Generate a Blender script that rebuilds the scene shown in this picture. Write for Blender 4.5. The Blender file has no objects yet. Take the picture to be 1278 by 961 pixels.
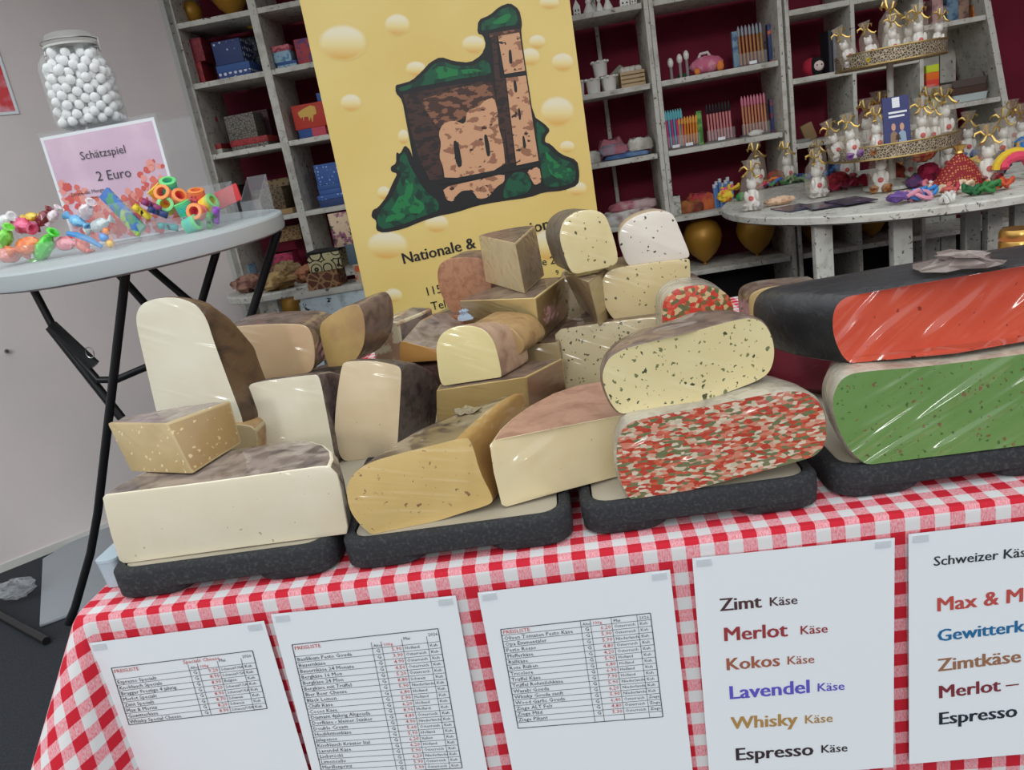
import bpy, bmesh, math, random
from mathutils import Vector, Matrix
random.seed(7)
S = bpy.context.scene
COL = S.collection
R = math.radians

# ---------------------------------------------------------------- camera, sky, exposure
FPX, PW, PH = 961.0, 1278, 961
PITCH, ROLL, YAW = R(16.445), R(9.85), R(5.014)
EYE = Vector((0, -.748, 1.172))
FWD = Vector((-math.sin(YAW)*math.cos(PITCH), math.cos(YAW)*math.cos(PITCH), -math.sin(PITCH)))
_r0 = Vector((math.cos(YAW), math.sin(YAW), 0)); _u0 = _r0.cross(FWD)
RGT = _r0*math.cos(ROLL) - _u0*math.sin(ROLL)
UPV = _u0*math.cos(ROLL) + _r0*math.sin(ROLL)
cam = bpy.data.cameras.new('camera'); cam.sensor_width = 36; cam.lens = FPX/PW*36
cam.clip_start = .02
co = bpy.data.objects.new('camera', cam); COL.objects.link(co)
co.matrix_world = Matrix(((RGT.x, UPV.x, -FWD.x, EYE.x), (RGT.y, UPV.y, -FWD.y, EYE.y), (RGT.z, UPV.z, -FWD.z, EYE.z), (0, 0, 0, 1)))
S.camera = co
W = bpy.data.worlds.new('overcast_sky'); S.world = W; W.use_nodes = True
WN = W.node_tree; BG = WN.nodes['Background']
BG.inputs[1].default_value = 1.0
R = math.radians
_tc = WN.nodes.new('ShaderNodeTexCoord'); _sx = WN.nodes.new('ShaderNodeSeparateXYZ'); _rp = WN.nodes.new('ShaderNodeValToRGB')
WN.links.new(_tc.outputs['Generated'], _sx.inputs[0]); WN.links.new(_sx.outputs['Z'], _rp.inputs[0]); WN.links.new(_rp.outputs[0], BG.inputs[0])
_e = _rp.color_ramp.elements
_e[0].position = 0.0; _e[0].color = (.26, .27, .28, 1)
_e[1].position = .6; _e[1].color = (1.85, 1.95, 2.0, 1)
_k = _e.new(.06); _k.color = (.62, .66, .69, 1); _k = _e.new(.3); _k.color = (1.35, 1.43, 1.48, 1)
SUN = bpy.data.lights.new('soft_sun', 'SUN'); SUN.energy = .55; SUN.angle = R(7); SUN.color = (1, .98, .95)
_so = bpy.data.objects.new('soft_sun', SUN); COL.objects.link(_so); _so.rotation_euler = Vector((.12, 1.0, -.32)).to_track_quat('-Z', 'Y').to_euler()
S.view_settings.view_transform = 'Standard'; S.view_settings.look = 'None'
S.view_settings.gamma = 1; S.view_settings.use_curve_mapping = False
S.view_settings.exposure = -0.34

# ---------------------------------------------------------------- helpers
def ray(p):
    return FWD + RGT*((p[0]-PW/2)/FPX) + UPV*(-(p[1]-PH/2)/FPX)
def onz(p, z):
    d = ray(p); return EYE + d*((z-EYE.z)/d.z)
def ony(p, y):
    d = ray(p); return EYE + d*((y-EYE.y)/d.y)
def onplane(p, o, n):
    d = ray(p); return EYE + d*((o-EYE).dot(n)/d.dot(n))
def px(P):
    v = Vector(P)-EYE; z = v.dot(FWD); return (PW/2+FPX*v.dot(RGT)/z, PH/2-FPX*v.dot(UPV)/z)
def lin(c):
    return tuple(((x/255)/12.92 if x/255 <= .04045 else ((x/255+.055)/1.055)**2.4) for x in c) + (1,)

_mc = {}
def M(name, col, rough=.6, metal=0, coat=0, alpha=1, trans=0, ior=1.45, noise=None, specks=(), bump=None, pattern=None, stretch=(1, 1, 1), spec=None, cells=None, sheen=0):
    if name in _mc: return _mc[name]
    m = bpy.data.materials.new(name); m.use_nodes = True; _mc[name] = m
    N, L = m.node_tree.nodes, m.node_tree.links; P = N['Principled BSDF']
    P.inputs['Roughness'].default_value = rough; P.inputs['Metallic'].default_value = metal
    P.inputs['Coat Weight'].default_value = coat; P.inputs['Coat Roughness'].default_value = .12
    P.inputs['Alpha'].default_value = alpha; P.inputs['Transmission Weight'].default_value = trans; P.inputs['IOR'].default_value = ior
    if spec is not None: P.inputs['Specular IOR Level'].default_value = spec
    P.inputs['Base Color'].default_value = lin(col)
    cur = None
    tc = N.new('ShaderNodeTexCoord'); mp = N.new('ShaderNodeMapping'); mp.inputs['Scale'].default_value = stretch
    L.new(tc.outputs['Object'], mp.inputs[0]); V = mp.outputs[0]
    def mix(fac, a, b):
        n = N.new('ShaderNodeMix'); n.data_type = 'RGBA'
        L.new(fac, n.inputs[0])
        for sock, v in ((n.inputs[6], a), (n.inputs[7], b)):
            if isinstance(v, tuple): sock.default_value = v
            else: L.new(v, sock)
        return n.outputs[2]
    def noi(scale, det=4, dist=0):
        n = N.new('ShaderNodeTexNoise'); n.inputs['Scale'].default_value = scale; n.inputs['Detail'].default_value = det
        n.inputs['Distortion'].default_value = dist; L.new(V, n.inputs['Vector']); return n.outputs[0]
    def ramp(src, lo, hi):
        n = N.new('ShaderNodeMapRange'); n.inputs[1].default_value = lo; n.inputs[2].default_value = hi; L.new(src, n.inputs[0]); return n.outputs[0]
    cur = lin(col)
    if cells:                       # (scale, [colours])
        v = N.new('ShaderNodeTexVoronoi'); v.inputs['Scale'].default_value = cells[0]; L.new(V, v.inputs['Vector'])
        s = N.new('ShaderNodeSeparateColor'); L.new(v.outputs['Color'], s.inputs[0])
        cr = N.new('ShaderNodeValToRGB'); cr.color_ramp.interpolation = 'CONSTANT'
        k = len(cells[1]); el = cr.color_ramp.elements
        while len(el) < k: el.new(.5)
        for i, c in enumerate(cells[1]): el[i].position = i/k; el[i].color = lin(c)
        L.new(s.outputs[0], cr.inputs[0]); cur = cr.outputs[0]
    for nz in ([noise] if noise and not isinstance(noise, list) else (noise or [])):   # (colour, scale, lo, hi[, detail, distortion])
        cur = mix(ramp(noi(nz[1], *(nz[4:])), nz[2], nz[3]), cur, lin(nz[0]))
    for c2, sc, th in specks:
        nd = N.new('ShaderNodeTexNoise'); nd.inputs['Scale'].default_value = sc*1.6; L.new(V, nd.inputs['Vector'])
        va = N.new('ShaderNodeVectorMath'); va.operation = 'MULTIPLY_ADD'; L.new(nd.outputs['Color'], va.inputs[0]); va.inputs[1].default_value = (1.1/sc,)*3; L.new(V, va.inputs[2])
        v = N.new('ShaderNodeTexVoronoi'); v.inputs['Scale'].default_value = sc; L.new(va.outputs[0], v.inputs['Vector'])
        s = N.new('ShaderNodeSeparateColor'); L.new(v.outputs['Color'], s.inputs[0])
        p = N.new('ShaderNodeMath'); p.operation = 'POWER'; L.new(s.outputs[0], p.inputs[0]); p.inputs[1].default_value = 2.2
        mm = N.new('ShaderNodeMath'); mm.operation = 'MULTIPLY'; L.new(p.outputs[0], mm.inputs[0]); mm.inputs[1].default_value = th*.5
        lt = N.new('ShaderNodeMath'); lt.operation = 'LESS_THAN'; L.new(v.outputs['Distance'], lt.inputs[0]); L.new(mm.outputs[0], lt.inputs[1])
        cur = mix(lt.outputs[0], cur, lin(c2))
    if pattern:                     # (kind, colour, scale)
        kind, c2, sc = pattern
        if kind == 'dots':
            v = N.new('ShaderNodeTexVoronoi'); v.inputs['Scale'].default_value = sc; v.inputs['Randomness'].default_value = .25; L.new(V, v.inputs['Vector'])
            f = ramp(v.outputs['Distance'], .36, .30)
        elif kind == 'floral':
            v = N.new('ShaderNodeTexVoronoi'); v.feature = 'DISTANCE_TO_EDGE'; v.inputs['Scale'].default_value = sc; L.new(V, v.inputs['Vector'])
            f = ramp(v.outputs['Distance'], .05, .12)
        elif kind == 'rings':
            v = N.new('ShaderNodeTexVoronoi'); v.inputs['Scale'].default_value = sc; v.inputs['Randomness'].default_value = .6; L.new(V, v.inputs['Vector'])
            w = N.new('ShaderNodeMath'); w.operation = 'SINE'; k = N.new('ShaderNodeMath'); k.operation = 'MULTIPLY'; k.inputs[1].default_value = 24
            L.new(v.outputs['Distance'], k.inputs[0]); L.new(k.outputs[0], w.inputs[0]); f = ramp(w.outputs[0], -.75, -.5)
        elif kind == 'check':
            v = N.new('ShaderNodeTexChecker'); v.inputs['Scale'].default_value = sc; L.new(V, v.inputs['Vector']); f = v.outputs['Fac']
        elif kind == 'streak':
            v = N.new('ShaderNodeTexWave'); v.inputs['Scale'].default_value = sc; v.inputs['Distortion'].default_value = 6; v.inputs['Detail'].default_value = 3; L.new(V, v.inputs['Vector']); f = ramp(v.outputs['Fac'], .3, .8)
        cur = mix(f, cur, lin(c2))
    if not isinstance(cur, tuple): L.new(cur, P.inputs['Base Color'])
    if bump:                        # (scale, strength, stretch, distance)
        m2 = N.new('ShaderNodeMapping'); m2.vector_type = 'TEXTURE'; m2.inputs['Scale'].default_value = tuple(1/x for x in bump[2]) if len(bump) > 2 else (1, 1, 1)
        m2.inputs['Rotation'].default_value = bump[4] if len(bump) > 4 else (0, 0, 0)
        L.new(tc.outputs['Object'], m2.inputs[0])
        n = N.new('ShaderNodeTexNoise'); n.inputs['Scale'].default_value = bump[0]; n.inputs['Detail'].default_value = 4; n.inputs['Distortion'].default_value = .6
        if len(bump) > 4: n.noise_type = 'RIDGED_MULTIFRACTAL'; n.inputs['Detail'].default_value = 2; n.inputs['Distortion'].default_value = .25; n.normalize = True
        L.new(m2.outputs[0], n.inputs['Vector'])
        b = N.new('ShaderNodeBump'); b.inputs['Strength'].default_value = bump[1]; b.inputs['Distance'].default_value = (bump[3] if len(bump) > 3 else .004)*(2.6 if len(bump) > 4 else 1)
        L.new(n.outputs[0], b.inputs['Height'])
        L.new(b.outputs[0], P.inputs['Coat Normal'])
        if not coat: L.new(b.outputs[0], P.inputs['Normal'])
    return m

class MB:
    """collects shapes for ONE mesh object"""
    def __init__(s): s.v = []; s.f = []; s.m = []
    def add(s, vs, fs, mi=0):
        o = len(s.v); s.v += [Vector(v) for v in vs]; s.f += [tuple(i+o for i in f) for f in fs]; s.m += [mi]*len(fs); return s
    def box(s, c, size, rz=0, mi=0, rx=0, ry=0, taper=1):
        m = Matrix.Rotation(rz, 3, 'Z') @ Matrix.Rotation(ry, 3, 'Y') @ Matrix.Rotation(rx, 3, 'X'); h = Vector(size)/2; c = Vector(c)
        vs = []
        for z in (-1, 1):
            k = 1 if z < 0 else taper
            for x, y in ((-1, -1), (1, -1), (1, 1), (-1, 1)): vs.append(c + m @ Vector((x*h.x*k, y*h.y*k, z*h.z)))
        return s.add(vs, [(3, 2, 1, 0), (4, 5, 6, 7), (0, 1, 5, 4), (1, 2, 6, 5), (2, 3, 7, 6), (3, 0, 4, 7)], mi)
    def tube(s, pts, r, n=8, mi=0, closed=False):
        pts = [Vector(p) for p in pts]; k = len(pts); vs = []; fs = []
        for i, p in enumerate(pts):
            a = pts[i-1] if (i or closed) else p; b = pts[(i+1) % k] if (i < k-1 or closed) else p
            t = (b-a).normalized(); u = t.orthogonal().normalized()
            if i == 0: ref = u
            else:
                u = (ref - t*ref.dot(t)); u = u.normalized() if u.length > 1e-6 else t.orthogonal().normalized(); ref = u
            w = t.cross(u); rr = r[i] if isinstance(r, (list, tuple)) else r
            for j in range(n):
                an = 2*math.pi*j/n; vs.append(p + u*math.cos(an)*rr + w*math.sin(an)*rr)
        for i in range(k if closed else k-1):
            for j in range(n):
                a = i*n+j; b = i*n+(j+1) % n; c = ((i+1) % k)*n+(j+1) % n; d = ((i+1) % k)*n+j; fs.append((a, b, c, d))
        if not closed: fs += [tuple(range(n-1, -1, -1)), tuple((k-1)*n+j for j in range(n))]
        return s.add(vs, fs, mi)
    def lathe(s, prof, c=(0, 0, 0), n=20, mi=0, squash=1, sq=0, m3=None):
        c = Vector(c); vs = []; fs = []; k = len(prof)
        for r, z in prof:
            for j in range(n):
                a = 2*math.pi*j/n; q = 1
                if sq: q = 1/ (abs(math.cos(a))**sq+abs(math.sin(a))**sq)**(1/sq)
                p = Vector((r*q*math.cos(a), r*q*math.sin(a)*squash, z)); vs.append(c + (m3 @ p if m3 else p))
        for i in range(k-1):
            for j in range(n): fs.append((i*n+j, i*n+(j+1) % n, (i+1)*n+(j+1) % n, (i+1)*n+j))
        if prof[0][0] > 1e-5: fs.append(tuple(range(n-1, -1, -1)))
        if prof[-1][0] > 1e-5: fs.append(tuple((k-1)*n+j for j in range(n)))
        return s.add(vs, fs, mi)
    def ball(s, c, r, n=14, mi=0, lump=0, m3=None, seed=0):
        rx, ry, rz = (r, r, r) if isinstance(r, (int, float)) else r
        c = Vector(c); vs = []; fs = []; k = max(6, n//2+2); rnd = random.Random(seed)
        for i in range(k+1):
            th = math.pi*i/k
            for j in range(n):
                a = 2*math.pi*j/n; d = 1 + (rnd.uniform(-lump, lump) if lump and 0 < i < k else 0)
                p = Vector((rx*math.sin(th)*math.cos(a)*d, ry*math.sin(th)*math.sin(a)*d, -rz*math.cos(th)*d)); vs.append(c + (m3 @ p if m3 else p))
        for i in range(k):
            for j in range(n): fs.append((i*n+j, i*n+(j+1) % n, (i+1)*n+(j+1) % n, (i+1)*n+j))
        return s.add(vs, fs, mi)
    def loft(s, rings, mi=0, cap0=None, cap1=None):
        n = len(rings[0]); vs = [p for r in rings for p in r]; fs = []; 
        o = len(s.v)
        for i in range(len(rings)-1):
            for j in range(n): fs.append((i*n+j, i*n+(j+1) % n, (i+1)*n+(j+1) % n, (i+1)*n+j))
        s.add(vs, fs, mi)
        if cap0 is not None: s.f.append(tuple(o+n-1-j for j in range(n))); s.m.append(cap0)
        if cap1 is not None: s.f.append(tuple(o+(len(rings)-1)*n+j for j in range(n))); s.m.append(cap1)
        return s
    def plate(s, pts, n, th, mi=0):
        n = Vector(n).normalized()*th; pts = [Vector(p) for p in pts]
        return s.loft([pts, [p+n for p in pts]], mi, mi, mi)
    def poly(s, pts, mi=0): return s.add(pts, [tuple(range(len(pts)))], mi)
    def mesh(s, name, mats, org=(0, 0, 0), smooth=40, bevel=0, keep=None, fix=True):
        org = Vector(org); me = bpy.data.meshes.new(name)
        me.from_pydata([v-org for v in s.v], [], s.f)
        mats = mats if isinstance(mats, (list, tuple)) else [mats]
        for m in mats: me.materials.append(m)
        for p, mi in zip(me.polygons, s.m): p.material_index = min(mi, len(mats)-1)
        bm = bmesh.new(); bm.from_mesh(me)
        bmesh.ops.remove_doubles(bm, verts=bm.verts, dist=1e-5)
        if fix: bmesh.ops.recalc_face_normals(bm, faces=bm.faces)
        if bevel:
            es = [e for e in bm.edges if len(e.link_faces) == 2 and e.calc_face_angle(0) > R(38)]
            bmesh.ops.bevel(bm, geom=es, offset=bevel, segments=2, profile=.6, affect='EDGES', clamp_overlap=True)
        if keep is not None:
            bmesh.ops.delete(bm, geom=[f for f in bm.faces if f.material_index not in keep], context='FACES')
        bm.to_mesh(me); bm.free()
        if smooth:
            me.polygons.foreach_set('use_smooth', [True]*len(me.polygons)); me.set_sharp_from_angle(angle=R(smooth))
        me.update(); return me
    def build(s, name, mats, parent=None, org=(0, 0, 0), **k):
        o = bpy.data.objects.new(name, s.mesh(name, mats, org, **k)); COL.objects.link(o)
        if parent is not None: o.parent = parent
        else: o.location = org
        return o

def tag(o, label, cat, group=None, kind=None):
    o['label'] = label; o['category'] = cat
    if group: o['group'] = group
    if kind: o['kind'] = kind
    return o
def thing(name, label, cat, loc=(0, 0, 0), rz=0, group=None):
    o = bpy.data.objects.new(name, None); COL.objects.link(o); o.location = loc; o.rotation_euler = (0, 0, rz); o.empty_display_size = .02
    return tag(o, label, cat, group)
def struct(o): o['kind'] = 'structure'; return o
def dup(o, loc=None, rz=None, label=None, group=None, scale=None, parent=None, swap=None):
    c = o.copy(); COL.objects.link(c)
    if parent is not None: c.parent = parent
    if loc is not None: c.location = loc
    if rz is not None: c.rotation_euler = (0, 0, rz) if isinstance(rz, (int, float)) else rz
    if scale: c.scale = (scale,)*3 if isinstance(scale, (int, float)) else scale
    if label: c['label'] = label
    if group: c['group'] = group
    if swap and c.type == 'MESH' and c.data.materials and c.data.materials[0] and c.data.materials[0].name in swap:
        key = c.data.name + '|' + swap[c.data.materials[0].name].name
        me = bpy.data.meshes.get(key)
        if me is None:
            me = c.data.copy(); me.name = key; me.materials[0] = swap[c.data.materials[0].name]
        c.data = me
    for ch in list(o.children): dup(ch, parent=c, swap=swap)
    return c
def part_label(o, t): o['label'] = t; return o

def text_geo(txt, bold=0, res=2):
    cu = bpy.data.curves.new('t', 'FONT'); cu.body = txt; cu.size = 1; cu.resolution_u = res; cu.offset = bold
    o = bpy.data.objects.new('t', cu); me = o.to_mesh()
    vs = [v.co.copy() for v in me.vertices]; fs = [tuple(p.vertices) for p in me.polygons]
    o.to_mesh_clear(); bpy.data.objects.remove(o); bpy.data.curves.remove(cu); return vs, fs
def write(mb, txt, O, E, nrm, mi=0, bold=0, ref=None, res=2, lift=.0006, tall=1):
    """letters on a plane with outward normal nrm: baseline from O, the text (or its first part ref) ending at E"""
    O, E, nrm = Vector(O), Vector(E), Vector(nrm).normalized()
    shifts = (-.5, 0, .5) if bold > .012 else (0,); bold, sh = (0, bold*2) if bold > .012 else (bold, 0)
    vs, fs = text_geo(txt, bold, res); wv = text_geo(ref, bold, 1)[0] if ref else vs
    w = max(v.x for v in wv); k = (E-O).length/w; ux = (E-O).normalized(); uy = nrm.cross(ux).normalized()
    for q in shifts: mb.add([O + ux*(v.x+q*sh)*k + uy*v.y*k*tall + nrm*(lift+q*.0001) for v in vs], fs, mi)
# ---------------------------------------------------------------- materials of the place
m_panel = M('grey_panel', (226, 216, 213), .75, noise=((216, 208, 206), 3, .35, .7), bump=(60, .12))
m_edge = M('panel_edge', (205, 205, 200), .6)
m_crim = M('crimson_wall', (122, 24, 50), .85, noise=((100, 16, 38), 5, .3, .8))
m_carpet = M('dark_carpet', (50, 54, 60), .95, noise=((36, 39, 44), 160, .35, .7), bump=(300, .5))
m_roof = M('tent_roof', (150, 150, 150), .9)
m_black = M('gap_black', (22, 22, 25), .9)
m_dist = M('distressed_white', (205, 203, 194), .8, noise=[((168, 164, 154), 22, .5, .75), ((84, 78, 70), 60, .61, .69, 6, .5)])
m_dist2 = M('distressed_pale_blue', (190, 205, 212), .8, noise=[((150, 160, 165), 25, .5, .7), ((40, 42, 42), 45, .63, .68, 6, .4)])
m_steel = M('black_steel', (25, 26, 29), .38)
m_gold = M('gold_balloon', (176, 128, 46), .42, metal=.25)
m_brass = M('brass', (180, 140, 70), .3, metal=.9)
m_paper = M('paper', (236, 240, 244), .5)
m_clear = M('clear_acrylic', (238, 244, 248), .06, alpha=.085)
m_film = M('clear_film', (230, 232, 236), .12, alpha=.22, bump=(90, .8))
m_glass = M('jar_glass', (236, 246, 242), .03, alpha=.14)

# ---------------------------------------------------------------- the setting
f = MB().box((0, 2, -.02), (9, 9, .04)).build('floor', m_carpet); struct(f)
PA, PB = Vector((-2.245, 1.74, 0)), Vector((-1.395, 2.556, 0)); PD = (PB-PA).normalized(); PN = Vector((PD.y, -PD.x, 0))
a, b = PA-PD*1.6, PB
def slab(p, q, z0, z1, th, back=True):
    o = -PN*th; return [[Vector((v.x, v.y, z0)) for v in (p, q, q+o, p+o)], [Vector((v.x, v.y, z1)) for v in (p, q, q+o, p+o)]]
struct(MB().loft(slab(a, b-PD*.02, .0, 2.6, .03), 0, 0, 0).build('wall_left', m_panel))
struct(MB().loft(slab(b-PD*.02, b, .0, 2.6, .035), 0, 0, 0).build('trim_1', m_edge))
struct(MB().loft(slab(a+PN*.006, b-PD*.02+PN*.006, .0, .03, .006), 0, 0, 0).build('baseboard_left', m_edge))
struct(MB().box((.6, 2.99, 1.5), (5, .06, 3)).build('wall_back', m_crim))
struct(MB().box((.6, 2.94, .26), (4.6, .03, .52)).build('added_dark_sheet', m_black))  # black sheet added to make the gap below the shelves read dark
struct(MB().box((3.0, 1.8, 1.5), (.06, 3.4, 3)).build('wall_right', m_crim))
struct(MB().box((.3, 2.3, 2.42), (6.0, 1.6, .04)).build('ceiling', m_roof))
# poster on the left panel
q = onplane((24, 142), PA, PN); pc = q + PN*.002
ps = MB(); U = Vector((0, 0, 1))
def pp(u, v): return pc - PD*u + U*v
ps.plate([pp(0, 0), pp(.21, 0), pp(.21, .28), pp(0, .28)], PN, .002)
po = ps.build('poster', m_paper, None, pc); tag(po, 'red and pink poster with white border on the grey panel, cut by left edge', 'poster')
ps = MB(); ps.poly([pp(u, v)+PN*.0027 for u, v in ((.01, .01), (.2, .01), (.2, .27), (.01, .27))])
ps.build('printed_picture', M('poster_print', (224, 70, 74), .5, noise=((236, 196, 214), 9, .45, .62), specks=(((180, 20, 30), 16, .5),)), po, pc)
hk = onplane((8, 438), PA, PN)
t = thing('wall_screw', 'small steel screw in the grey panel left of the folding table legs', 'screw', hk)
MB().tube([hk, hk+PN*.012], .008, 8).build('screw_head', M('steel', (170, 170, 170), .3, 1), t, hk)
MB().tube([hk+PN*.012, hk+PN*.02], .003, 6).build('screw_shank', m_steel, t, hk)
# things lying on the floor at the left
bq = [onz(p, .012) for p in ((53, 697), (49, 780), (150, 742), (150, 640))]
o = MB().plate(bq, (0, 0, -1), .010).build('plastic_board', M('grey_board', (150, 156, 162), .35), None, bq[1], bevel=.003)
tag(o, 'flat grey plastic board lying on the dark floor under the bar table', 'board')
fb = onz((22, 742), .02)
MBf = MB().ball(fb+Vector((0, 0, .025)), (.06, .045, .03), 16, lump=.28, seed=3)
o = MBf.build('crumpled_bag', M('crumpled_plastic', (190, 195, 200), .1, alpha=.35, bump=(60, 1)), None, fb, smooth=0); tag(o, 'crumpled clear plastic bag on the dark floor beside the wall panel', 'bag')
# ---------------------------------------------------------------- stall table with gingham cloth
TZ = .75; TX0, TX1, TY1 = -.61, 1.15, 1.15
def gingham():
    m = bpy.data.materials.new('red_gingham'); m.use_nodes = True; N, L = m.node_tree.nodes, m.node_tree.links; P = N['Principled BSDF']
    P.inputs['Roughness'].default_value = .85; P.inputs['Specular IOR Level'].default_value = .2
    uv = N.new('ShaderNodeUVMap'); sp = N.new('ShaderNodeSeparateXYZ'); L.new(uv.outputs[0], sp.inputs[0])
    def stripe(s, off):
        a = N.new('ShaderNodeMath'); a.operation = 'MULTIPLY_ADD'; a.inputs[1].default_value = 1/.0305; a.inputs[2].default_value = off; L.new(s, a.inputs[0])
        b = N.new('ShaderNodeMath'); b.operation = 'FRACT'; L.new(a.outputs[0], b.inputs[0])
        c = N.new('ShaderNodeMath'); c.operation = 'LESS_THAN'; L.new(b.outputs[0], c.inputs[0]); c.inputs[1].default_value = .5; return c.outputs[0]
    a, b = stripe(sp.outputs[0], .1), stripe(sp.outputs[1], .3)
    s = N.new('ShaderNodeMath'); s.operation = 'ADD'; L.new(a, s.inputs[0]); L.new(b, s.inputs[1])
    h = N.new('ShaderNodeMath'); h.operation = 'MULTIPLY'; h.inputs[1].default_value = .5; L.new(s.outputs[0], h.inputs[0])
    # woven threads: fine fleck noise makes the half-tone squares look woven
    n = N.new('ShaderNodeTexNoise'); n.inputs['Scale'].default_value = 700; n.inputs['Detail'].default_value = 1; mpn = N.new('ShaderNodeMapping'); mpn.inputs['Scale'].default_value = (1, .35, 1)
    L.new(uv.outputs[0], mpn.inputs[0]); L.new(mpn.outputs[0], n.inputs['Vector'])
    n2 = N.new('ShaderNodeMath'); n2.operation = 'MULTIPLY_ADD'; n2.inputs[1].default_value = .7; n2.inputs[2].default_value = -.35; L.new(n.outputs[0], n2.inputs[0])
    s2 = N.new('ShaderNodeMath'); s2.operation = 'ADD'; L.new(h.outputs[0], s2.inputs[0]); L.new(n2.outputs[0], s2.inputs[1])
    r = N.new('ShaderNodeValToRGB'); e = r.color_ramp.elements
    e[0].position = .12; e[0].color = lin((216, 214, 214)); e[1].position = .85; e[1].color = lin((198, 36, 52))
    k = e.new(.5); k.color = lin((226, 150, 158)); L.new(s2.outputs[0], r.inputs[0]); L.new(r.outputs[0], P.inputs['Base Color'])
    return m
m_ging = gingham()
# perimeter of the cloth: left edge (back to front), rounded corner, front edge
per = []
for i in range(14): per.append((Vector((TX0, TY1*(1-i/14), 0)), Vector((-1, 0, 0))))
for i in range(9):
    a = math.pi + i/8*math.pi/2; per.append((Vector((TX0+.02+.02*math.cos(a), .02+.02*math.sin(a), 0)), Vector((math.cos(a), math.sin(a), 0))))
for i in range(1, 61): per.append((Vector((TX0+.02+(TX1-TX0-.02)*i/60, 0, 0)), Vector((0, -1, 0))))
drops = [0, .004, .012, .03, .06, .1, .16, .24, .32, .42, .5]
bm = bmesh.new(); uvl = bm.loops.layers.uv.new('UVMap'); rows = []
sl = 0; prev = None
for p, d in per:
    if prev is not None: sl += (p-prev).length
    prev = p; corner = abs(d.x*d.y)*2
    col = []
    for k in drops:
        wav = (.0025*math.sin(sl*17+1)*min(1, k*5)) if d.y < -.99 else 0
        out = min(k, .012)*.35 + (.62*k*max(0, corner)**.8 if corner else 0) + wav + (.22*k if d.x < -.99 else 0)*min(1, max(0, 1-p.y))
        z = TZ - max(0, k-.004)*1.0
        v = bm.verts.new(p + d*out + Vector((0, 0, z))); col.append((v, (sl + (d.y*-1.0)*0, -k)))
    rows.append((p, d, col))
def uvface(vs, uvs):
    f = bm.faces.new(vs)
    for l, u in zip(f.loops, uvs): l[uvl].uv = u
    f.smooth = True
base = rows[14+4][0]
sc = sum((per[i+1][0]-per[i][0]).length for i in range(14+4))
for i in range(len(rows)-1):
    for k in range(len(drops)-1):
        A, B = rows[i][2], rows[i+1][2]
        def q(c, kk, w):
            p, d = rows[w][0], rows[w][1]
            # unfolded cloth: front hangs below y=0, left hangs left of x=TX0, the corner is the cloth between
            fl = drops[kk]
            return (p.x + d.x*fl, p.y + d.y*fl)
        uvface((A[k][0], B[k][0], B[k+1][0], A[k+1][0]), (q(A, k, i), q(B, k, i+1), q(B, k+1, i+1), q(A, k+1, i)))
# top
front = [r for r in rows if r[1].y < -.99]
topv = [r[2][0][0] for r in rows]
backr = bm.verts.new((TX1, TY1, TZ))
f = bm.faces.new(topv + [backr])
for l in f.loops: l[uvl].uv = (l.vert.co.x, l.vert.co.y)
me = bpy.data.meshes.new('tablecloth'); bmesh.ops.recalc_face_normals(bm, faces=bm.faces); bm.to_mesh(me); bm.free(); me.materials.append(m_ging)
o = bpy.data.objects.new('tablecloth', me); COL.objects.link(o)
tag(o, 'red and white gingham tablecloth hanging over the front of the cheese stall', 'tablecloth')
t = thing('stall_table', 'long trestle table hidden under the gingham tablecloth', 'table', (.27, .57, 0))
MB().box((.27, .575, .733), (1.72, 1.11, .028)).build('tabletop', M('table_wood', (150, 120, 90), .6), t, t.location)
for x in (-.5, 1.04):
    for y in (.1, 1.05): MB().tube([(x, y, 0), (x, y, .72)], .018).build('leg', m_steel, t, t.location)

# ---------------------------------------------------------------- price sheets taped to the cloth
SY = -.0105; SN = Vector((0, -1, 0))
def sp(p, off=0): return ony(p, SY-off)
inkc = {'k': (40, 40, 44), 'r': (196, 72, 70)}
m_ink = M('black_ink', (74, 75, 80), .6); m_red = M('red_ink', (200, 78, 76), .6); m_line = M('table_rule', (88, 90, 94), .6)
def sheet(tl, tr, label, curl=0):
    A, B = sp(tl), sp(tr); ux = (B-A).normalized(); A2 = A; uz = Vector((-ux.z, 0, ux.x))*-1
    n = 10; mb = MB(); g0 = []
    for i in range(n+1):
        v = .297*i/n; off = SN*(curl*(i/n)**2)
        g0.append((A2 + uz*v + off, A2 + ux*.21 + uz*v + off))
    for a, b in zip(g0, g0[1:]):
        mb.add([a[0], a[1], b[1], b[0], a[0]-SN*.0006, a[1]-SN*.0006, b[1]-SN*.0006, b[0]-SN*.0006], [(0, 1, 2, 3), (7, 6, 5, 4), (0, 3, 7, 4), (1, 5, 6, 2)])
    o = mb.build('price_sheet', m_paper, None, A, fix=True); tag(o, label, 'sign', 'paper price sheets along the front of the stall')
    tp = MB()
    for c in (A2+ux*.012+uz*.006, A2+ux*.198+uz*.006): tp.plate([c-ux*.008-uz*.004+SN*.0008, c+ux*.008-uz*.004+SN*.0008, c+ux*.008+uz*.004+SN*.0008, c-ux*.008+uz*.004+SN*.0008], SN, .0003)
    tp.build('clear_tape', M('tape', (228, 234, 238), .1, alpha=.6), o, A)
    return o, A
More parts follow.
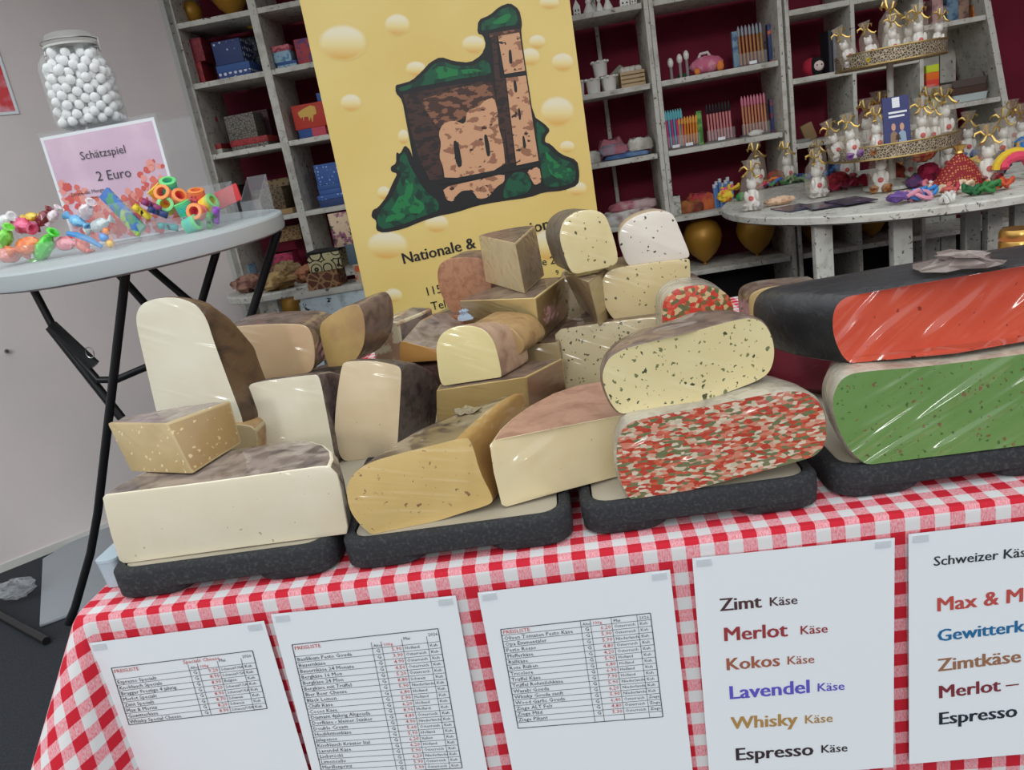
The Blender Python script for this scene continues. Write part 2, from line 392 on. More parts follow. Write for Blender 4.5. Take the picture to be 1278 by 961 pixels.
def ptable(par, org, TL, TR, BR, BL, hdr, rows, cols, title=None, hrows=1):
    TL, TR, BR, BL = map(sp, (TL, TR, BR, BL)); n = hrows+len(rows)
    def at(u, v): return (TL*(1-u)+TR*u)*(1-v) + (BL*(1-u)+BR*u)*v + SN*.0006
    ln = MB(); w = .00035
    def line(a, b, w=w):
        d = (b-a).normalized(); s = SN.cross(d)*w; ln.add([a-s, b-s, b+s, a+s], [(0, 1, 2, 3)])
    for i in range(n+1):
        if 0 < i < hrows: continue
        line(at(0, i/n), at(1, i/n), w*(1.5 if i in (0, n) else .8))
    for c in [0]+cols+[1]: line(at(c, 0 if c in (0, 1) else max(0, hrows-1)/n), at(c, 1), w*(1.5 if c in (0, 1) else .8))
    ln.build('table_grid', m_line, par, org, smooth=0, fix=False)
    k = MB(); r = MB()
    def cell(mb, txt, u0, u1, row, frac=.78, right=False, size=.62):
        if not txt: return
        h = (at(0, 1/n)-at(0, 0)).length
        vs, _ = text_geo(txt, 0, 1); wd = max(v.x for v in vs); s = h*size/.72
        W_ = (at(u1, 0)-at(u0, 0)).length; real = min(s*wd, W_*.94); du = real/(at(1, 0)-at(0, 0)).length
        ua = u1-du-.01 if right else u0+.012
        a, b = at(ua, (row+frac)/n), at(ua+du, (row+frac)/n); write(mb, txt, a, b, SN, 0, 0, res=1, lift=.0002)
    cell(r, 'PREISLISTE', 0, cols[0], 0 if hrows == 1 else .1, size=.6)
    if title: cell(r, title, cols[0]-.04, cols[2]+.15, .0, size=.62)
    hr = hrows-1
    cell(k, 'Alter', cols[0], cols[1], hr, size=.5); cell(r, '100g', cols[1], cols[2], hr, size=.5); cell(k, 'Mai', cols[2], cols[3], hr-(.6 if hrows > 1 else 0), size=.5); cell(k, '2026', cols[3], 1, hr-(.8 if hrows > 1 else 0), size=.5)
    for i, rw in enumerate(rows):
        nm, pr, ct, an = rw; i += hrows
        cell(k, nm, 0, cols[0], i); 
        if nm: cell(k, 'G', cols[0]+.01, cols[1], i, frac=.7)
        cell(r, pr, cols[1], cols[2], i, right=True, frac=.7); cell(k, ct, cols[2], cols[3], i, size=.48, frac=.65); cell(k, an, cols[3], 1, i, size=.48, frac=.65)
    k.build('black_writing', m_ink, par, org, smooth=0, fix=False); r.build('red_writing', m_red, par, org, smooth=0, fix=False)
OE, HO, NL, CH = 'Österreich', 'Holland', 'Niederlande', 'Schweiz'
s1, A1 = sheet((110, 803), (330, 775), 'leftmost price sheet, short list headed Specials Cheese, taped to gingham cloth')
ptable(s1, A1, (139.1, 833.5), (315.2, 811.7), (333.5, 883.9), (161.4, 904.2), None,
  [('Espresso Specials', '9,20', 'Schweiz/USA', 'Kuh'), ('Knoblauch Specials', '8,90', 'Schweiz/USA', 'Kuh'), ('Brugger Prestige 4 jährig', '8,90', 'Belgien', 'Kuh'), ('Merlot Specials', '9,20', 'Schweiz/USA', 'Kuh'),
   ('Zimt Specials', '8,90', 'Schweiz/USA', 'Kuh'), ('Max & Moritz', '8,70', CH, 'Kuh'), ('Gewitterkäse', '8,20', CH, 'Kuh'), ('Whisky Special Cheese', '8,90', 'Schweiz/USA', 'Kuh')], [.535, .6, .742, .908], 'Specials Cheese', 2)
s2, A2_ = sheet((338, 767), (564, 744), 'second price sheet from left, longest list starting Basilikum Pesto Gouda')
n2 = ['Basilikum Pesto Gouda', 'Bauernkäse', 'Bauernkäse 24 Monate', 'Bergkäse 16 Mon', 'Bergkäse 24 Mon', 'Bergkäse mit Trüffel', 'Bier Beer Cheese', 'Black Lemon', 'Chilli Käse', 'Cocos Käse', 'Diamant 4jährig Altgouda', 'Dorfkäse - kleiner Stinker', 'Double Cream', 'Heublumenkäse', 'Jalapenos', 'Knoblauch Kräuter Ital', 'Lavendel Käse', 'Liebstöckl', 'Limoncello', 'Marillenprinz', 'Melange']
p2 = '5,90 3,90 4,90 4,50 5,20 8,80 5,90 6,80 5,90 6,20 8,90 4,80 4,90 5,60 5,90 6,20 6,20 5,90 6,20 5,90 5,90'.split()
c2 = [HO, OE, OE, OE, OE, CH, NL, HO, HO, HO, HO, OE, NL, OE, HO, 'Italien', HO, OE, NL, OE, OE]
ptable(s2, A2_, (364.5, 804.4), (546.6, 784.2), (576.8, 958), (402.5, 967.5), None, [(a, b, c, 'Kuh') for a, b, c in zip(n2, p2, c2)], [.537, .604, .745, .915], None, 2)
s3, A3 = sheet((596, 740), (830, 712), 'middle price sheet, list starting Oliven Tomaten Pesto Käse, on gingham cloth')
n3 = ['Oliven Tomaten Pesto Käse', 'Opa Emmentaler', 'Pesto Rosso', 'Pfefferkäse', 'Räßkäse', 'Rote Rüben', 'Tricolore', 'Trüffel Käse', 'Trüffel Rohmilchkäse', 'Wasabi Gouda', 'Whisky Gouda sanft', 'Wood Garlic Gouda', 'Ziege ALT Fels', 'Ziege Mild', 'Ziege Pikant', '']
p3 = '6,20 5,90 5,90 4,80 4,20 5,90 6,80 6,90 7,90 5,90 6,20 5,90 6,40 4,80 5,30'.split() + ['']
c3 = [OE, OE, NL, OE, OE, HO, HO, HO, HO, NL, NL, NL, OE, OE, OE, '']
ptable(s3, A3, (624.8, 785.3), (811.6, 764.9), (827.3, 894.2), (646.7, 908.6), None, [(a, b, c, ('' if not a else 'Ziege' if 'Ziege' in a else 'Kuh')) for a, b, c in zip(n3, p3, c3)], [.535, .6, .74, .91], None, 1)
s4, A4 = sheet((864, 697), (1110, 672), 'white sheet with coloured words from Zimt to Espresso on the gingham cloth')
k4 = lambda p: sp((850+p[0]*.3132, 660+p[1]*.3132))
for w, a, b, ka, kb, cc in (('Zimt', (155, 327), (320, 312), (350, 307), (463, 298), (84, 56, 58)), ('Merlot', (168, 447), (423, 427), (472, 420), (583, 412), (158, 62, 66)), ('Kokos', (178, 563), (392, 545), (420, 540), (530, 533), (168, 100, 78)),
    ('Lavendel', (190, 678), (510, 652), (540, 647), (650, 640), (100, 92, 196)), ('Whisky', (200, 797), (462, 780), (490, 775), (603, 768), (182, 140, 80)), ('Espresso', (215, 922), (525, 900), (555, 892), (662, 885), (62, 50, 54))):
    mb = MB(); write(mb, w, k4(a), k4(b), SN, 0, .028); write(mb, 'Käse', k4(ka), k4(kb), SN, 0, .013)
    mb.build('coloured_writing', M('ink_'+w, cc, .5), s4, A4, smooth=0, fix=False)
s5, A5 = sheet((1134, 667), (1400, 637), 'rightmost sheet headed Schweizer Käse, cut by the right edge')
k5 = lambda p: sp((1100+p[0]*.3964, 580+p[1]*.3964))
for w, ref, a, b, cc, bd in (('Schweizer Käse', 'Schweizer', (163, 318), (367, 297), (52, 56, 62), .014), ('Max & Moritz', 'Max & M', (172, 462), (443, 430), (196, 82, 76), .028), ('Gewitterkäse', 'Gewitterk', (175, 556), (449, 524), (40, 110, 160), .028),
    ('Zimtkäse', None, (177, 650), (437, 620), (160, 112, 84), .028), ('Merlot – Käse', 'Merlot –', (178, 735), (430, 705), (130, 52, 62), .028), ('Espresso Käse', 'Espresso', (178, 818), (425, 792), (44, 48, 58), .028)):
    mb = MB(); write(mb, w, k5(a), k5(b), SN, 0, bd, ref); mb.build('coloured_writing', M('ink5_'+w[:4], cc, .5), s5, A5, smooth=0, fix=False)
# ---------------------------------------------------------------- black foam trays with beige boards
m_foam = M('black_foam', (40, 41, 44), .82, noise=((66, 67, 70), 260, .5, .75), bump=(240, .35))
m_board = M('beige_board', (176, 167, 149), .45, noise=((162, 152, 132), 8, .4, .7))
def rrect(x0, x1, y0, y1, r, n=5):
    pts = []
    for cx, cy, a0 in ((x0+r, y0+r, 180), (x1-r, y0+r, 270), (x1-r, y1-r, 0), (x0+r, y1-r, 90)):
        for i in range(n+1):
            a = R(a0+90*i/n); pts.append((cx+r*math.cos(a), cy+r*math.sin(a)))
    return pts
def ring(pts, z): return [Vector((p[0], p[1], z)) for p in pts]
def tray(x0, x1, y0, y1, label):
    org = Vector(((x0+x1)/2, (y0+y1)/2, TZ)); t = thing('foam_tray', label, 'tray', org, 0, 'black foam trays under the cheeses')
    b = MB(); e = .003
    zs = [(.760, .004), (.763, 0), (.783, 0), (.788, .004)]
    rs = [ring(rrect(x0+i, x1-i, y0+i, y1-i, .03), z) for z, i in zs]
    inner = [ring(rrect(x0+.013, x1-.013, y0+.012, y1-.012, .022), z) for z in (.788, .779)]
    b.loft(rs+inner, 0, 0, 0)
    for xa, xb in ((x0+.001, x0+.098), (x1-.098, x1-.001)):
        b.loft([ring(rrect(xa+i, xb-i, y0+.001+i, y1-.001-i, .028), z) for z, i in ((.7503, .004), (.754, 0), (.766, 0))], 0, 0, 0)
    b.build('foam_base', m_foam, t, org, smooth=50)
    MB().loft([ring(rrect(x0+.015, x1-.015, y0+.013, y1-.014, .02), z) for z in (.780, .7865)], 0, 0, 0).build('board_insert', m_board, t, org, bevel=.001)
tray(-.577, -.304, .024, .56, 'leftmost black foam tray, under the big cream white cheese block')
tray(-.294, -.028, .022, .56, 'second black foam tray from left, under the nut speckled yellow cheese')
tray(-.017, .248, .03, .56, 'third black foam tray, under the red and green flecked cheese')
tray(.262, .53, .04, .56, 'rightmost black foam tray, under the green cheese')
BZ = .7868

# ---------------------------------------------------------------- cheeses
WR = (500, .5, (1, 1, .12), .004)
def cut(name, col, col2, specks=(), coat=.35, rough=.42, bump=(70, .8, (.14, .4, 1), .0026, (0, .45, 0)), **k):
    ds = lambda c: tuple(int(v*.88+sum(c)/3*.12) for v in c)
    col, col2 = ds(col), ds(col2)
    return M('paste_'+name, col, rough, coat=min(1, coat*1.9), noise=[(col2, 14, .38, .72)], specks=specks, bump=bump, **k)
def rnd(name, col, col2, coat=.45, rough=.5, sc=35, bump=(70, .8, (1, 1, 1), .006)):
    return M('rind_'+name, col, rough, coat=coat, noise=[(col2, sc, .42, .68, 6, .6)], bump=bump)
def catmull(P, n=4):
    out = []; k = len(P)
    for i in range(k):
        a, b, c, d = P[i-1], P[i], P[(i+1) % k], P[(i+2) % k]
        for j in range(n):
            t = j/n; out.append(tuple(.5*((2*b[q]) + (c[q]-a[q])*t + (2*a[q]-5*b[q]+4*c[q]-d[q])*t*t + (3*b[q]-a[q]-3*c[q]+d[q])*t**3) for q in (0, 1)))
    return out
def chaikin(P, it=2, r=.22):
    for _ in range(it):
        Q = []
        for a, b in zip(P, P[1:]+P[:1]):
            Q += [tuple(a[i]*(1-r)+b[i]*r for i in (0, 1)), tuple(a[i]*r+b[i]*(1-r) for i in (0, 1))]
        P = Q
    return P
def finish(mb, label, mats, org, bevel, cat='cheese', group='wrapped cheeses on the stall', rl=None):
    """the paste is the cheese, its rind (and any other face kind) a child"""
    names = ['cheese', 'rind', 'side_cut']
    o = bpy.data.objects.new('cheese_wedge', mb.mesh('cheese_wedge', mats, org, bevel=bevel, keep=(0,)+((2,) if len(mats) > 2 else ()))); COL.objects.link(o); o.location = org
    tag(o, label, cat, group)
    r = bpy.data.objects.new('rind', mb.mesh('rind', mats, org, bevel=bevel, keep=(1,))); COL.objects.link(r); r.parent = o
    if rl: r['label'] = rl
    return o
HALF = [(0, 1, 1), (.03, 1, 1), (.2, .98, 1), (.4, .917, 1), (.6, .8, 1), (.78, .626, 1), (.9, .436, .97), (.97, .243, .9), (1, .1, .8)]
STR = [(0, 1, 1), (.1, 1, 1), (.9, 1, 1), (1, .97, .98)]
def faced(label, base, z0, out, D, mats, prof=STR, pivot=.5, dirv=None, round_=1, right_cut=False, left_cut=False, bevel=.003, zpiv=0, floor=True, rl=None, ztop=None):
    """cheese with a flat cut face: outline `out` (as seen) lies on the upright plane over the base line; the body runs back from it"""
    base = [Vector((p[0], p[1], z0)) for p in base]
    if round_: out = chaikin(out, 2) if round_ == 1 else catmull(out, 4)
    kx = px(base[1]+Vector((0, 0, .05)))[0] if len(base) == 3 else None
    pts = []
    for p in out:
        a, b = (base[0], base[1]) if (kx is None or p[0] < kx) else (base[1], base[2])
        n = Vector((b.y-a.y, -(b.x-a.x), 0)).normalized(); q = onplane(p, a, n); 
        if floor: q.z = max(q.z, z0)
        if ztop: q.z = min(q.z, ztop)
        pts.append(q)
    e = (base[-1]-base[0]).normalized(); nn = Vector((-e.y, e.x, 0))
    dv = Vector((dirv[0], dirv[1], 0)).normalized() if dirv else nn
    us = [(p-base[0]).dot(e) for p in pts]; u0, u1 = min(us), max(us); up = u0+(u1-u0)*pivot
    z1 = max(p.z for p in pts); zlo = min(p.z for p in pts); zp = zlo+(z1-zlo)*zpiv
    rings = []
    for t, s, sz in prof:
        rings.append([Vector(p) + dv*(D*t) + e*((u-up)*(s-1)) + Vector((0, 0, (p.z-zp)*(sz-1))) for p, u in zip(pts, us)])
    mb = MB(); mb.loft(rings, 1, 0, 1); n = len(pts); nr = len(rings)
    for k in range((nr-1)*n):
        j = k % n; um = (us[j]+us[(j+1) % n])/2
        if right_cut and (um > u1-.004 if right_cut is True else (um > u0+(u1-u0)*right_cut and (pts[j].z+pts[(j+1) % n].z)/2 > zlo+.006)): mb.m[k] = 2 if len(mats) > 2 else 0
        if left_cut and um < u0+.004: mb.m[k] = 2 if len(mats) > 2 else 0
    c = sum(pts, Vector())/n; org = Vector((c.x, c.y, zlo))
    return finish(mb, label, mats, org, bevel, rl=rl)
def wedge(label, B, T, z0, z1, mats, bulge=.35, bevel=.003, narc=8, rl=None, round_z=0, back=None):
    """wedge of a wheel standing on z0: nose edge and two cut faces towards us; L, nose, R of foot and top as seen"""
    b = [onz(p, z0) if p else None for p in B]; t = [onz(p, z1) if p else None for p in T]
    k = next(i for i in (1, 0, 2) if b[i] and t[i]); sh = t[k]-b[k]
    for i in range(3):
        if b[i] is None: b[i] = t[i]-sh
        if t[i] is None: t[i] = b[i]+sh
    def outline(q):
        L_, A_, R_ = q; c = (L_+R_)/2; d = (c-A_); d.z = 0; w = (R_-L_).length; d = d.normalized()*w*bulge if not back else Vector((back[0], back[1], 0))
        arc = []
        for i in range(1, narc):
            f_ = i/narc; arc.append(R_*(1-f_)+L_*f_ + d*math.sin(math.pi*f_)**.7)
        m1 = (L_+A_)/2; m2 = (A_+R_)/2
        return [L_, m1, A_, m2, R_] + arc
    ob, ot = outline(b), outline(t); n = len(ob)
    mid = [[p*(1-f_)+q*f_ for p, q in zip(ob, ot)] for f_ in (0, .5, 1)]
    for i in range(5, n):                       # the rind swells a little
        c = (mid[1][0]+mid[1][4])/2; v = mid[1][i]-c; v.z = 0; mid[1][i] = mid[1][i]+v.normalized()*.004
    mb = MB(); mb.loft(mid, 1, 1, 1)
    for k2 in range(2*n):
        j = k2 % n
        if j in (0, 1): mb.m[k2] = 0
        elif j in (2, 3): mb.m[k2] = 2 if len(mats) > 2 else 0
    c = sum(b, Vector())/3; return finish(mb, label, mats, Vector((c.x, c.y, z0)), bevel, rl=rl)

wrapg = rnd('grey_wrap', (152, 136, 126), (96, 82, 76), coat=.8, bump=(60, 1, (.5, .5, 1), .0022, (0, 0, .5)))
wrapb = rnd('brown_wrap', (128, 106, 92), (84, 66, 58), coat=.7, bump=(60, 1, (.5, .5, 1), .0022, (0, 0, .5)))
darkr = rnd('dark_brown', (82, 66, 52), (48, 36, 30), coat=.6, sc=50)
tanr = rnd('tan', (176, 142, 96), (146, 110, 72))
pinkr = rnd('pink_brown', (176, 134, 112), (150, 108, 90), coat=.3)
# 1 big cream block, front left
faced('big cream white cheese block with grey wrapped top on the leftmost tray', [(-.568, .048), (-.284, .046)], BZ,
      [(127, 622), (131, 618), (260, 602), (395, 583), (410, 582), (420, 592), (426, 612), (434, 658), (433, 667), (300, 684), (155, 704), (148, 700), (137, 665)], .125,
      [cut('cream', (238, 226, 198), (232, 216, 184), (((196, 176, 140), 90, .34),), coat=.15), wrapg], HALF, round_=0, bevel=.003)
# 2 brown hard wedge on it
wedge('brown crumbly hard cheese wedge lying on the cream white block', [(163, 589), (240, 592), (302, 553)], [(133, 528), (206, 529), (288, 500)], .877, .935,
      [cut('hard', (192, 164, 112), (176, 146, 94), (((220, 200, 156), 170, .8),), coat=.2), wrapg, cut('hard_b', (172, 138, 84), (160, 124, 74), (((206, 182, 134), 170, .8),), coat=.2)], .12)
# small piece behind the hard wedge, carrying the tall white cheese
faced('small tan cheese piece squeezed under the tall white half cheese', [(-.53, .235), (-.44, .235)], BZ, [(200, 540), (318, 526), (322, 560), (318, 640), (215, 650)], .13,
      [cut('tan', (190, 168, 124), (170, 146, 100)), tanr], STR)
# 3 tall white half with dark rind
faced('tall white half cheese with rounded top and dark brown rind, standing upright', [(-.59, .245), (-.44, .245)], .877,
      [(169, 395), (176, 379), (196, 372), (222, 371), (245, 380), (258, 398), (266, 424), (282, 468), (297, 508), (304, 528), (298, 545), (270, 552), (212, 552), (199, 530), (185, 470), (173, 420)], .065,
      [cut('white_tall', (240, 232, 208), (234, 222, 192), coat=.55), rnd('walnut', (104, 78, 52), (54, 40, 30), coat=.5, sc=26, bump=(40, .8, (1, 1, 2), .006)), ],
      [(0, 1, 1), (.1, 1, 1.0), (.4, 1, .96), (.7, .98, .84), (1, .9, .62)], pivot=1, dirv=(.42, .9), bevel=.002)
# 4 white square
faced('square white cheese piece between the tall white half and the beige wedge', [(-.462, .272), (-.352, .272)], BZ,
      [(309, 482), (318, 477), (392, 467), (399, 470), (407, 512), (416, 560), (425, 612), (330, 625), (322, 590), (311, 520)], .09,
      [cut('white_sq', (236, 226, 200), (226, 212, 178), (((80, 66, 50), 40, .1),), coat=.45), rnd('purple_dark', (112, 96, 92), (62, 50, 48), coat=.6, sc=60)], [(0, 1, 1), (.1, 1, 1), (.5, .9, .94), (1, .7, .8)], pivot=.75, dirv=(.2, 1))
# 5 beige wedge with dark rind
faced('beige cheese wedge with streaky film and dark rind behind the speckled yellow cheese', [(-.362, .287), (-.25, .287)], BZ,
      [(426, 456), (432, 451), (465, 450), (496, 456), (501, 462), (500, 485), (498, 520), (494, 585), (433, 577), (424, 570), (417, 545), (419, 505)], .11,
      [cut('beige', (232, 208, 168), (220, 192, 148), (((110, 80, 50), 45, .14),), coat=.6), rnd('black_purple', (84, 72, 70), (44, 36, 36), coat=.8, sc=60)], [(0, 1, 1), (.1, 1.0, 1), (.4, .98, .92), (.75, .85, .74), (1, .6, .5)], pivot=.6, dirv=(.45, .9))
# second layer support at the back left
faced('pale cheese half wheel underneath the beige loaf and the yellow wedge', [(-.585, .445), (-.30, .43)], BZ, [(300, 495), (425, 472), (440, 476), (445, 545), (320, 560)], .15,
      [cut('pale_low', (206, 188, 148), (190, 170, 128)), wrapb], HALF, round_=1)
# 6 beige loaf
faced('beige orange-edged cheese loaf behind the square white cheese', [(-.55, .44), (-.40, .43)], .892,
      [(268, 414), (290, 408), (330, 405), (370, 404), (384, 408), (390, 420), (393, 440), (392, 458), (386, 466), (360, 470), (300, 479), (285, 470)], .11,
      [cut('beige_loaf', (218, 184, 140), (206, 166, 122), coat=.55), wrapb], STR, bevel=.002)
# 7 yellow-brown wedge
faced('yellow brown cheese wedge with pointed foot, leaning beside the beige loaf', [(-.415, .46), (-.318, .43)], .892,
      [(397, 406), (412, 393), (432, 382), (446, 379), (453, 390), (456, 412), (453, 436), (436, 460), (420, 470), (413, 468), (404, 440)], .1,
      [M('paste_two_tone', (196, 164, 104), .4, coat=.5, noise=[((176, 140, 98), 9, .45, .55)], bump=(60, .5)), wrapb], STR, round_=1, bevel=.002)
# 8 pale bar nose
faced('narrow pale cheese with pinkish side and grey wrapped top, below the banner', [(-.362, .60), (-.318, .575), (-.285, .60)], BZ,
      [(462, 408), (478, 401), (497, 403), (501, 430), (505, 500), (478, 520), (468, 450)], .115,
      [M('paste_pink_white', (214, 200, 168), .5, coat=.4, noise=[((176, 140, 112), 30, .48, .52)]), wrapg], [(0, 1, 1), (.1, 1.05, 1), (.5, 1.3, 1), (.85, 1.4, 1), (1, 1.1, .97)], pivot=.1, round_=0, dirv=(.25, 1), bevel=.004)
# 9 orange piece on a dark one
faced('dark rinded cheese lying low behind the round-topped yellow cheese', [(-.31, .545), (-.19, .505)], BZ, [(492, 462), (520, 460), (560, 455), (562, 490), (556, 520), (498, 528)], .14,
      [rnd('plum', (86, 56, 48), (50, 32, 30), coat=.6), rnd('plum2', (96, 66, 58), (52, 36, 32), coat=.6)], HALF)
faced('orange cut cheese with crumpled grey wrap on top, on the dark rinded cheese', [(-.32, .56), (-.2, .52)], .856,
      [(497, 424), (520, 431), (548, 437), (562, 438), (562, 460), (540, 462), (500, 460)], .15,
      [cut('orange', (204, 146, 70), (188, 124, 56)), wrapg], [(0, 1, 1), (.1, 1, 1.1), (.5, .95, 1.5), (.8, .8, 1.55), (1, .5, 1.3)], round_=1, bevel=.002)
# 10 reddish low cheese under the stack
faced('reddish brown low cheese behind the crumpled grey wrap, under the red-rinded piece', [(-.30, .735), (-.08, .70)], BZ,
      [(520, 405), (535, 397), (565, 393), (640, 392), (640, 470), (525, 480)], .15, [rnd('red_clay', (176, 116, 84), (150, 92, 66), coat=.2, sc=60), wrapb], HALF, bevel=.003)
# 16 red brown
faced('red brown rinded cheese standing behind the middle stack in front of the banner', [(-.225, .755), (-.145, .735)], .882,
      [(545, 340), (549, 328), (565, 321), (612, 322), (614, 400), (572, 402), (556, 380), (547, 360)], .1,
      [rnd('red_clay2', (178, 126, 94), (154, 102, 74), coat=.25, sc=90), wrapb], STR, bevel=.003)
# 13 wedge under the small yellow one
wedge('flat yellow cheese wedge with pinkish right side, under the round-topped yellow cheese', [(545, 535), (660, 520), (707, 488)], [(544, 488), (656, 471), (703, 447)], BZ, .866,
      [cut('yellow_low', (208, 176, 106), (196, 160, 90), coat=.5), wrapb, cut('pink_side', (172, 130, 98), (156, 112, 84), coat=.3)], .3)
# 17 small under the middle stack
faced('small tan cheese block supporting the middle cheese stack', [(-.13, .47), (-.02, .45)], BZ, [(600, 412), (690, 404), (700, 440), (700, 470), (620, 480)], .15,
      [cut('tan2', (176, 152, 106), (160, 134, 90)), wrapb], STR, ztop=.8765)
# 12 loaf behind the small yellow
faced('small yellow brown cheese loaf behind the round-topped yellow cheese', [(-.15, .40), (-.075, .365)], .868,
      [(580, 404), (610, 404), (636, 408), (650, 422), (655, 434), (648, 444), (630, 446), (590, 452)], .08,
      [cut('yellow_brown', (188, 154, 98), (172, 136, 84)), tanr], STR, bevel=.002)
# 11 small yellow round top
o11 = faced('small pale yellow cheese with round top in front of the middle stack', [(-.20, .325), (-.105, .325)], .868,
      [(544, 432), (549, 418), (562, 409), (584, 406), (604, 411), (616, 426), (622, 448), (626, 470), (622, 476), (590, 480), (556, 483), (549, 478), (545, 450)], .085,
      [cut('pale_yellow', (238, 220, 156), (232, 210, 140), coat=.6), rnd('peach', (186, 152, 124), (150, 116, 96), coat=.7)], [(0, 1, 1), (.1, 1, 1), (.6, .95, .92), (1, .8, .75)], dirv=(.55, .8), bevel=.002)
# 14, 15 middle stack
wedge('large yellow cheese wedge with brown right side, lower one of the middle stack', [(577, 402), (674, 428), (708, 394)], [(573, 376), (668, 372), (705, 345)], .877, .957,
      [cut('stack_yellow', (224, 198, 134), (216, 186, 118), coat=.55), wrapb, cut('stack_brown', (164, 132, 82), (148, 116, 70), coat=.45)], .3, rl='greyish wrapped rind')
wedge('upright cheese wedge with brown top, topmost of the middle stack', [(606, 352), (655, 367), (680, 344)], [(597, 294), (643, 304), (668, 281)], .957, 1.036,
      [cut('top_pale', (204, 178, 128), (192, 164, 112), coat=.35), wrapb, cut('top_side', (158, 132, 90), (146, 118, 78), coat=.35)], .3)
# 22 speckled block carrying the right stack
herb = (((92, 96, 70), 150, .8), ((64, 66, 50), 85, .5))
faced('grey speckled herb cheese block under the right-hand stack', [(-.026, .47), (.24, .44)], BZ,
      [(692, 418), (700, 411), (760, 402), (850, 392), (905, 384), (905, 450), (850, 470), (707, 487), (700, 470)], .16,
      [cut('herb_grey', (206, 190, 148), (192, 174, 130), herb, coat=.25), wrapb], HALF, round_=0)
wedge('brown cheese wedge with its narrow nose forward under the round-topped herb cheese', [(722, 380), (748, 408), (768, 392)], [(702, 340), (734, 352), (757, 335)], .892, .972,
      [cut('brown_nose', (150, 124, 90), (130, 104, 74), coat=.4), wrapb, cut('nose_side', (176, 152, 104), (160, 134, 90))], .35)
faced('grey speckled cheese piece in the gap behind the brown nose wedge', [(-.02, .655), (.06, .65)], BZ, [(697, 349), (706, 343), (730, 338), (738, 400), (735, 440), (694, 445), (694, 400)], .08, [cut('herb_grey2', (170, 150, 112), (150, 130, 96), herb), wrapb], STR)
faced('yellow herb cheese loaf with rounded left end under the white speckled cheese', [(.066, .478), (.205, .474)], .892,
      [(750, 352), (757, 339), (775, 333), (858, 322), (862, 326), (862, 376), (858, 385), (800, 402), (782, 406), (766, 400), (754, 382)], .12,
      [cut('herb_loaf', (226, 204, 150), (216, 190, 130), (((96, 98, 70), 130, .62),), coat=.5), rnd('pale_wrap', (170, 148, 116), (140, 116, 90), coat=.6)], STR)
faced('round-topped yellow herb cheese with grey rind, upper left of the right-hand stack', [(.01, .455), (.09, .455)], .975,
      [(698, 296), (703, 276), (718, 264), (740, 261), (755, 267), (762, 283), (770, 310), (772, 326), (764, 333), (735, 339), (716, 343), (708, 330)], .1,
      [cut('herb_top', (234, 216, 158), (228, 204, 142), (((96, 92, 66), 130, .6),), coat=.5), rnd('slate', (112, 102, 90), (80, 70, 62), coat=.6)], [(0, 1, 1), (.1, 1.03, 1), (1, 1.05, .98)], pivot=.9, dirv=(-.2, 1), bevel=.002)
faced('white speckled cheese with rounded left side, upper right of the right-hand stack', [(.09, .485), (.21, .478)], .972,
      [(771, 296), (776, 282), (792, 270), (815, 263), (834, 264), (842, 270), (850, 290), (861, 316), (860, 323), (820, 328), (790, 334), (782, 330), (774, 310)], .1,
      [cut('white_herb', (236, 226, 212), (228, 214, 198), (((74, 70, 60), 120, .6),), coat=.3), rnd('cream', (214, 190, 160), (196, 168, 136))], [(0, 1, 1), (.1, 1, 1), (.9, .96, .95), (1, .9, .92)], bevel=.003)
faced('pinkish cheese end showing behind the yellow herb loaf', [(.205, .56), (.245, .56)], .80, [(852, 350), (870, 346), (880, 352), (882, 370), (856, 374)], .06, [cut('pinkish', (176, 136, 110), (156, 116, 94)), wrapb], STR)
tri = dict(cells=(235, [(196, 70, 54), (212, 132, 108), (206, 192, 164), (186, 66, 46), (122, 122, 84), (224, 206, 184), (206, 98, 70), (216, 160, 136), (110, 120, 82)]), stretch=(.62, 1, 1.5))
m_tri = M('paste_red_green', (200, 90, 70), .4, coat=.8, bump=(36, 1, (.25, .5, 1), .0058, (0, -.25, 0)), **tri)
m_tri2 = M('paste_red_green_small', (200, 90, 70), .4, coat=.6, bump=(160, .5), cells=(170, [(206, 62, 44), (120, 98, 56), (206, 178, 130), (196, 54, 40), (96, 100, 60), (212, 90, 60)]))
clearr = rnd('cloudy_wrap', (186, 178, 162), (150, 140, 124), coat=.9)
faced('small red and green flecked cheese behind the big herb cheese', [(.128, .35), (.245, .35)], .80,
      [(826, 395), (828, 375), (842, 361), (865, 356), (888, 357), (908, 366), (917, 382), (914, 400), (914, 450), (830, 455)], .08, [m_tri2, clearr], STR, bevel=.003)
# 26 pink topped wedge, front middle
faced('pale yellow cheese with broad pinkish rind on top, beside the flecked cheese', [(-.107, .058), (-.018, .078), (.024, .098)], BZ,
      [(611, 556), (616, 550), (700, 533), (772, 519), (788, 516), (790, 590), (740, 603), (680, 619), (632, 633), (626, 630), (616, 590)], .16,
      [cut('pink_front', (240, 220, 172), (234, 208, 152), (((180, 140, 80), 70, .2),), coat=.75, bump=(24, 1, (.4, .6, 1), .0085, (0, -.3, 0))), pinkr], HALF, pivot=.95, round_=0, dirv=(.1, 1), right_cut=True, rl='pinkish brown rind')
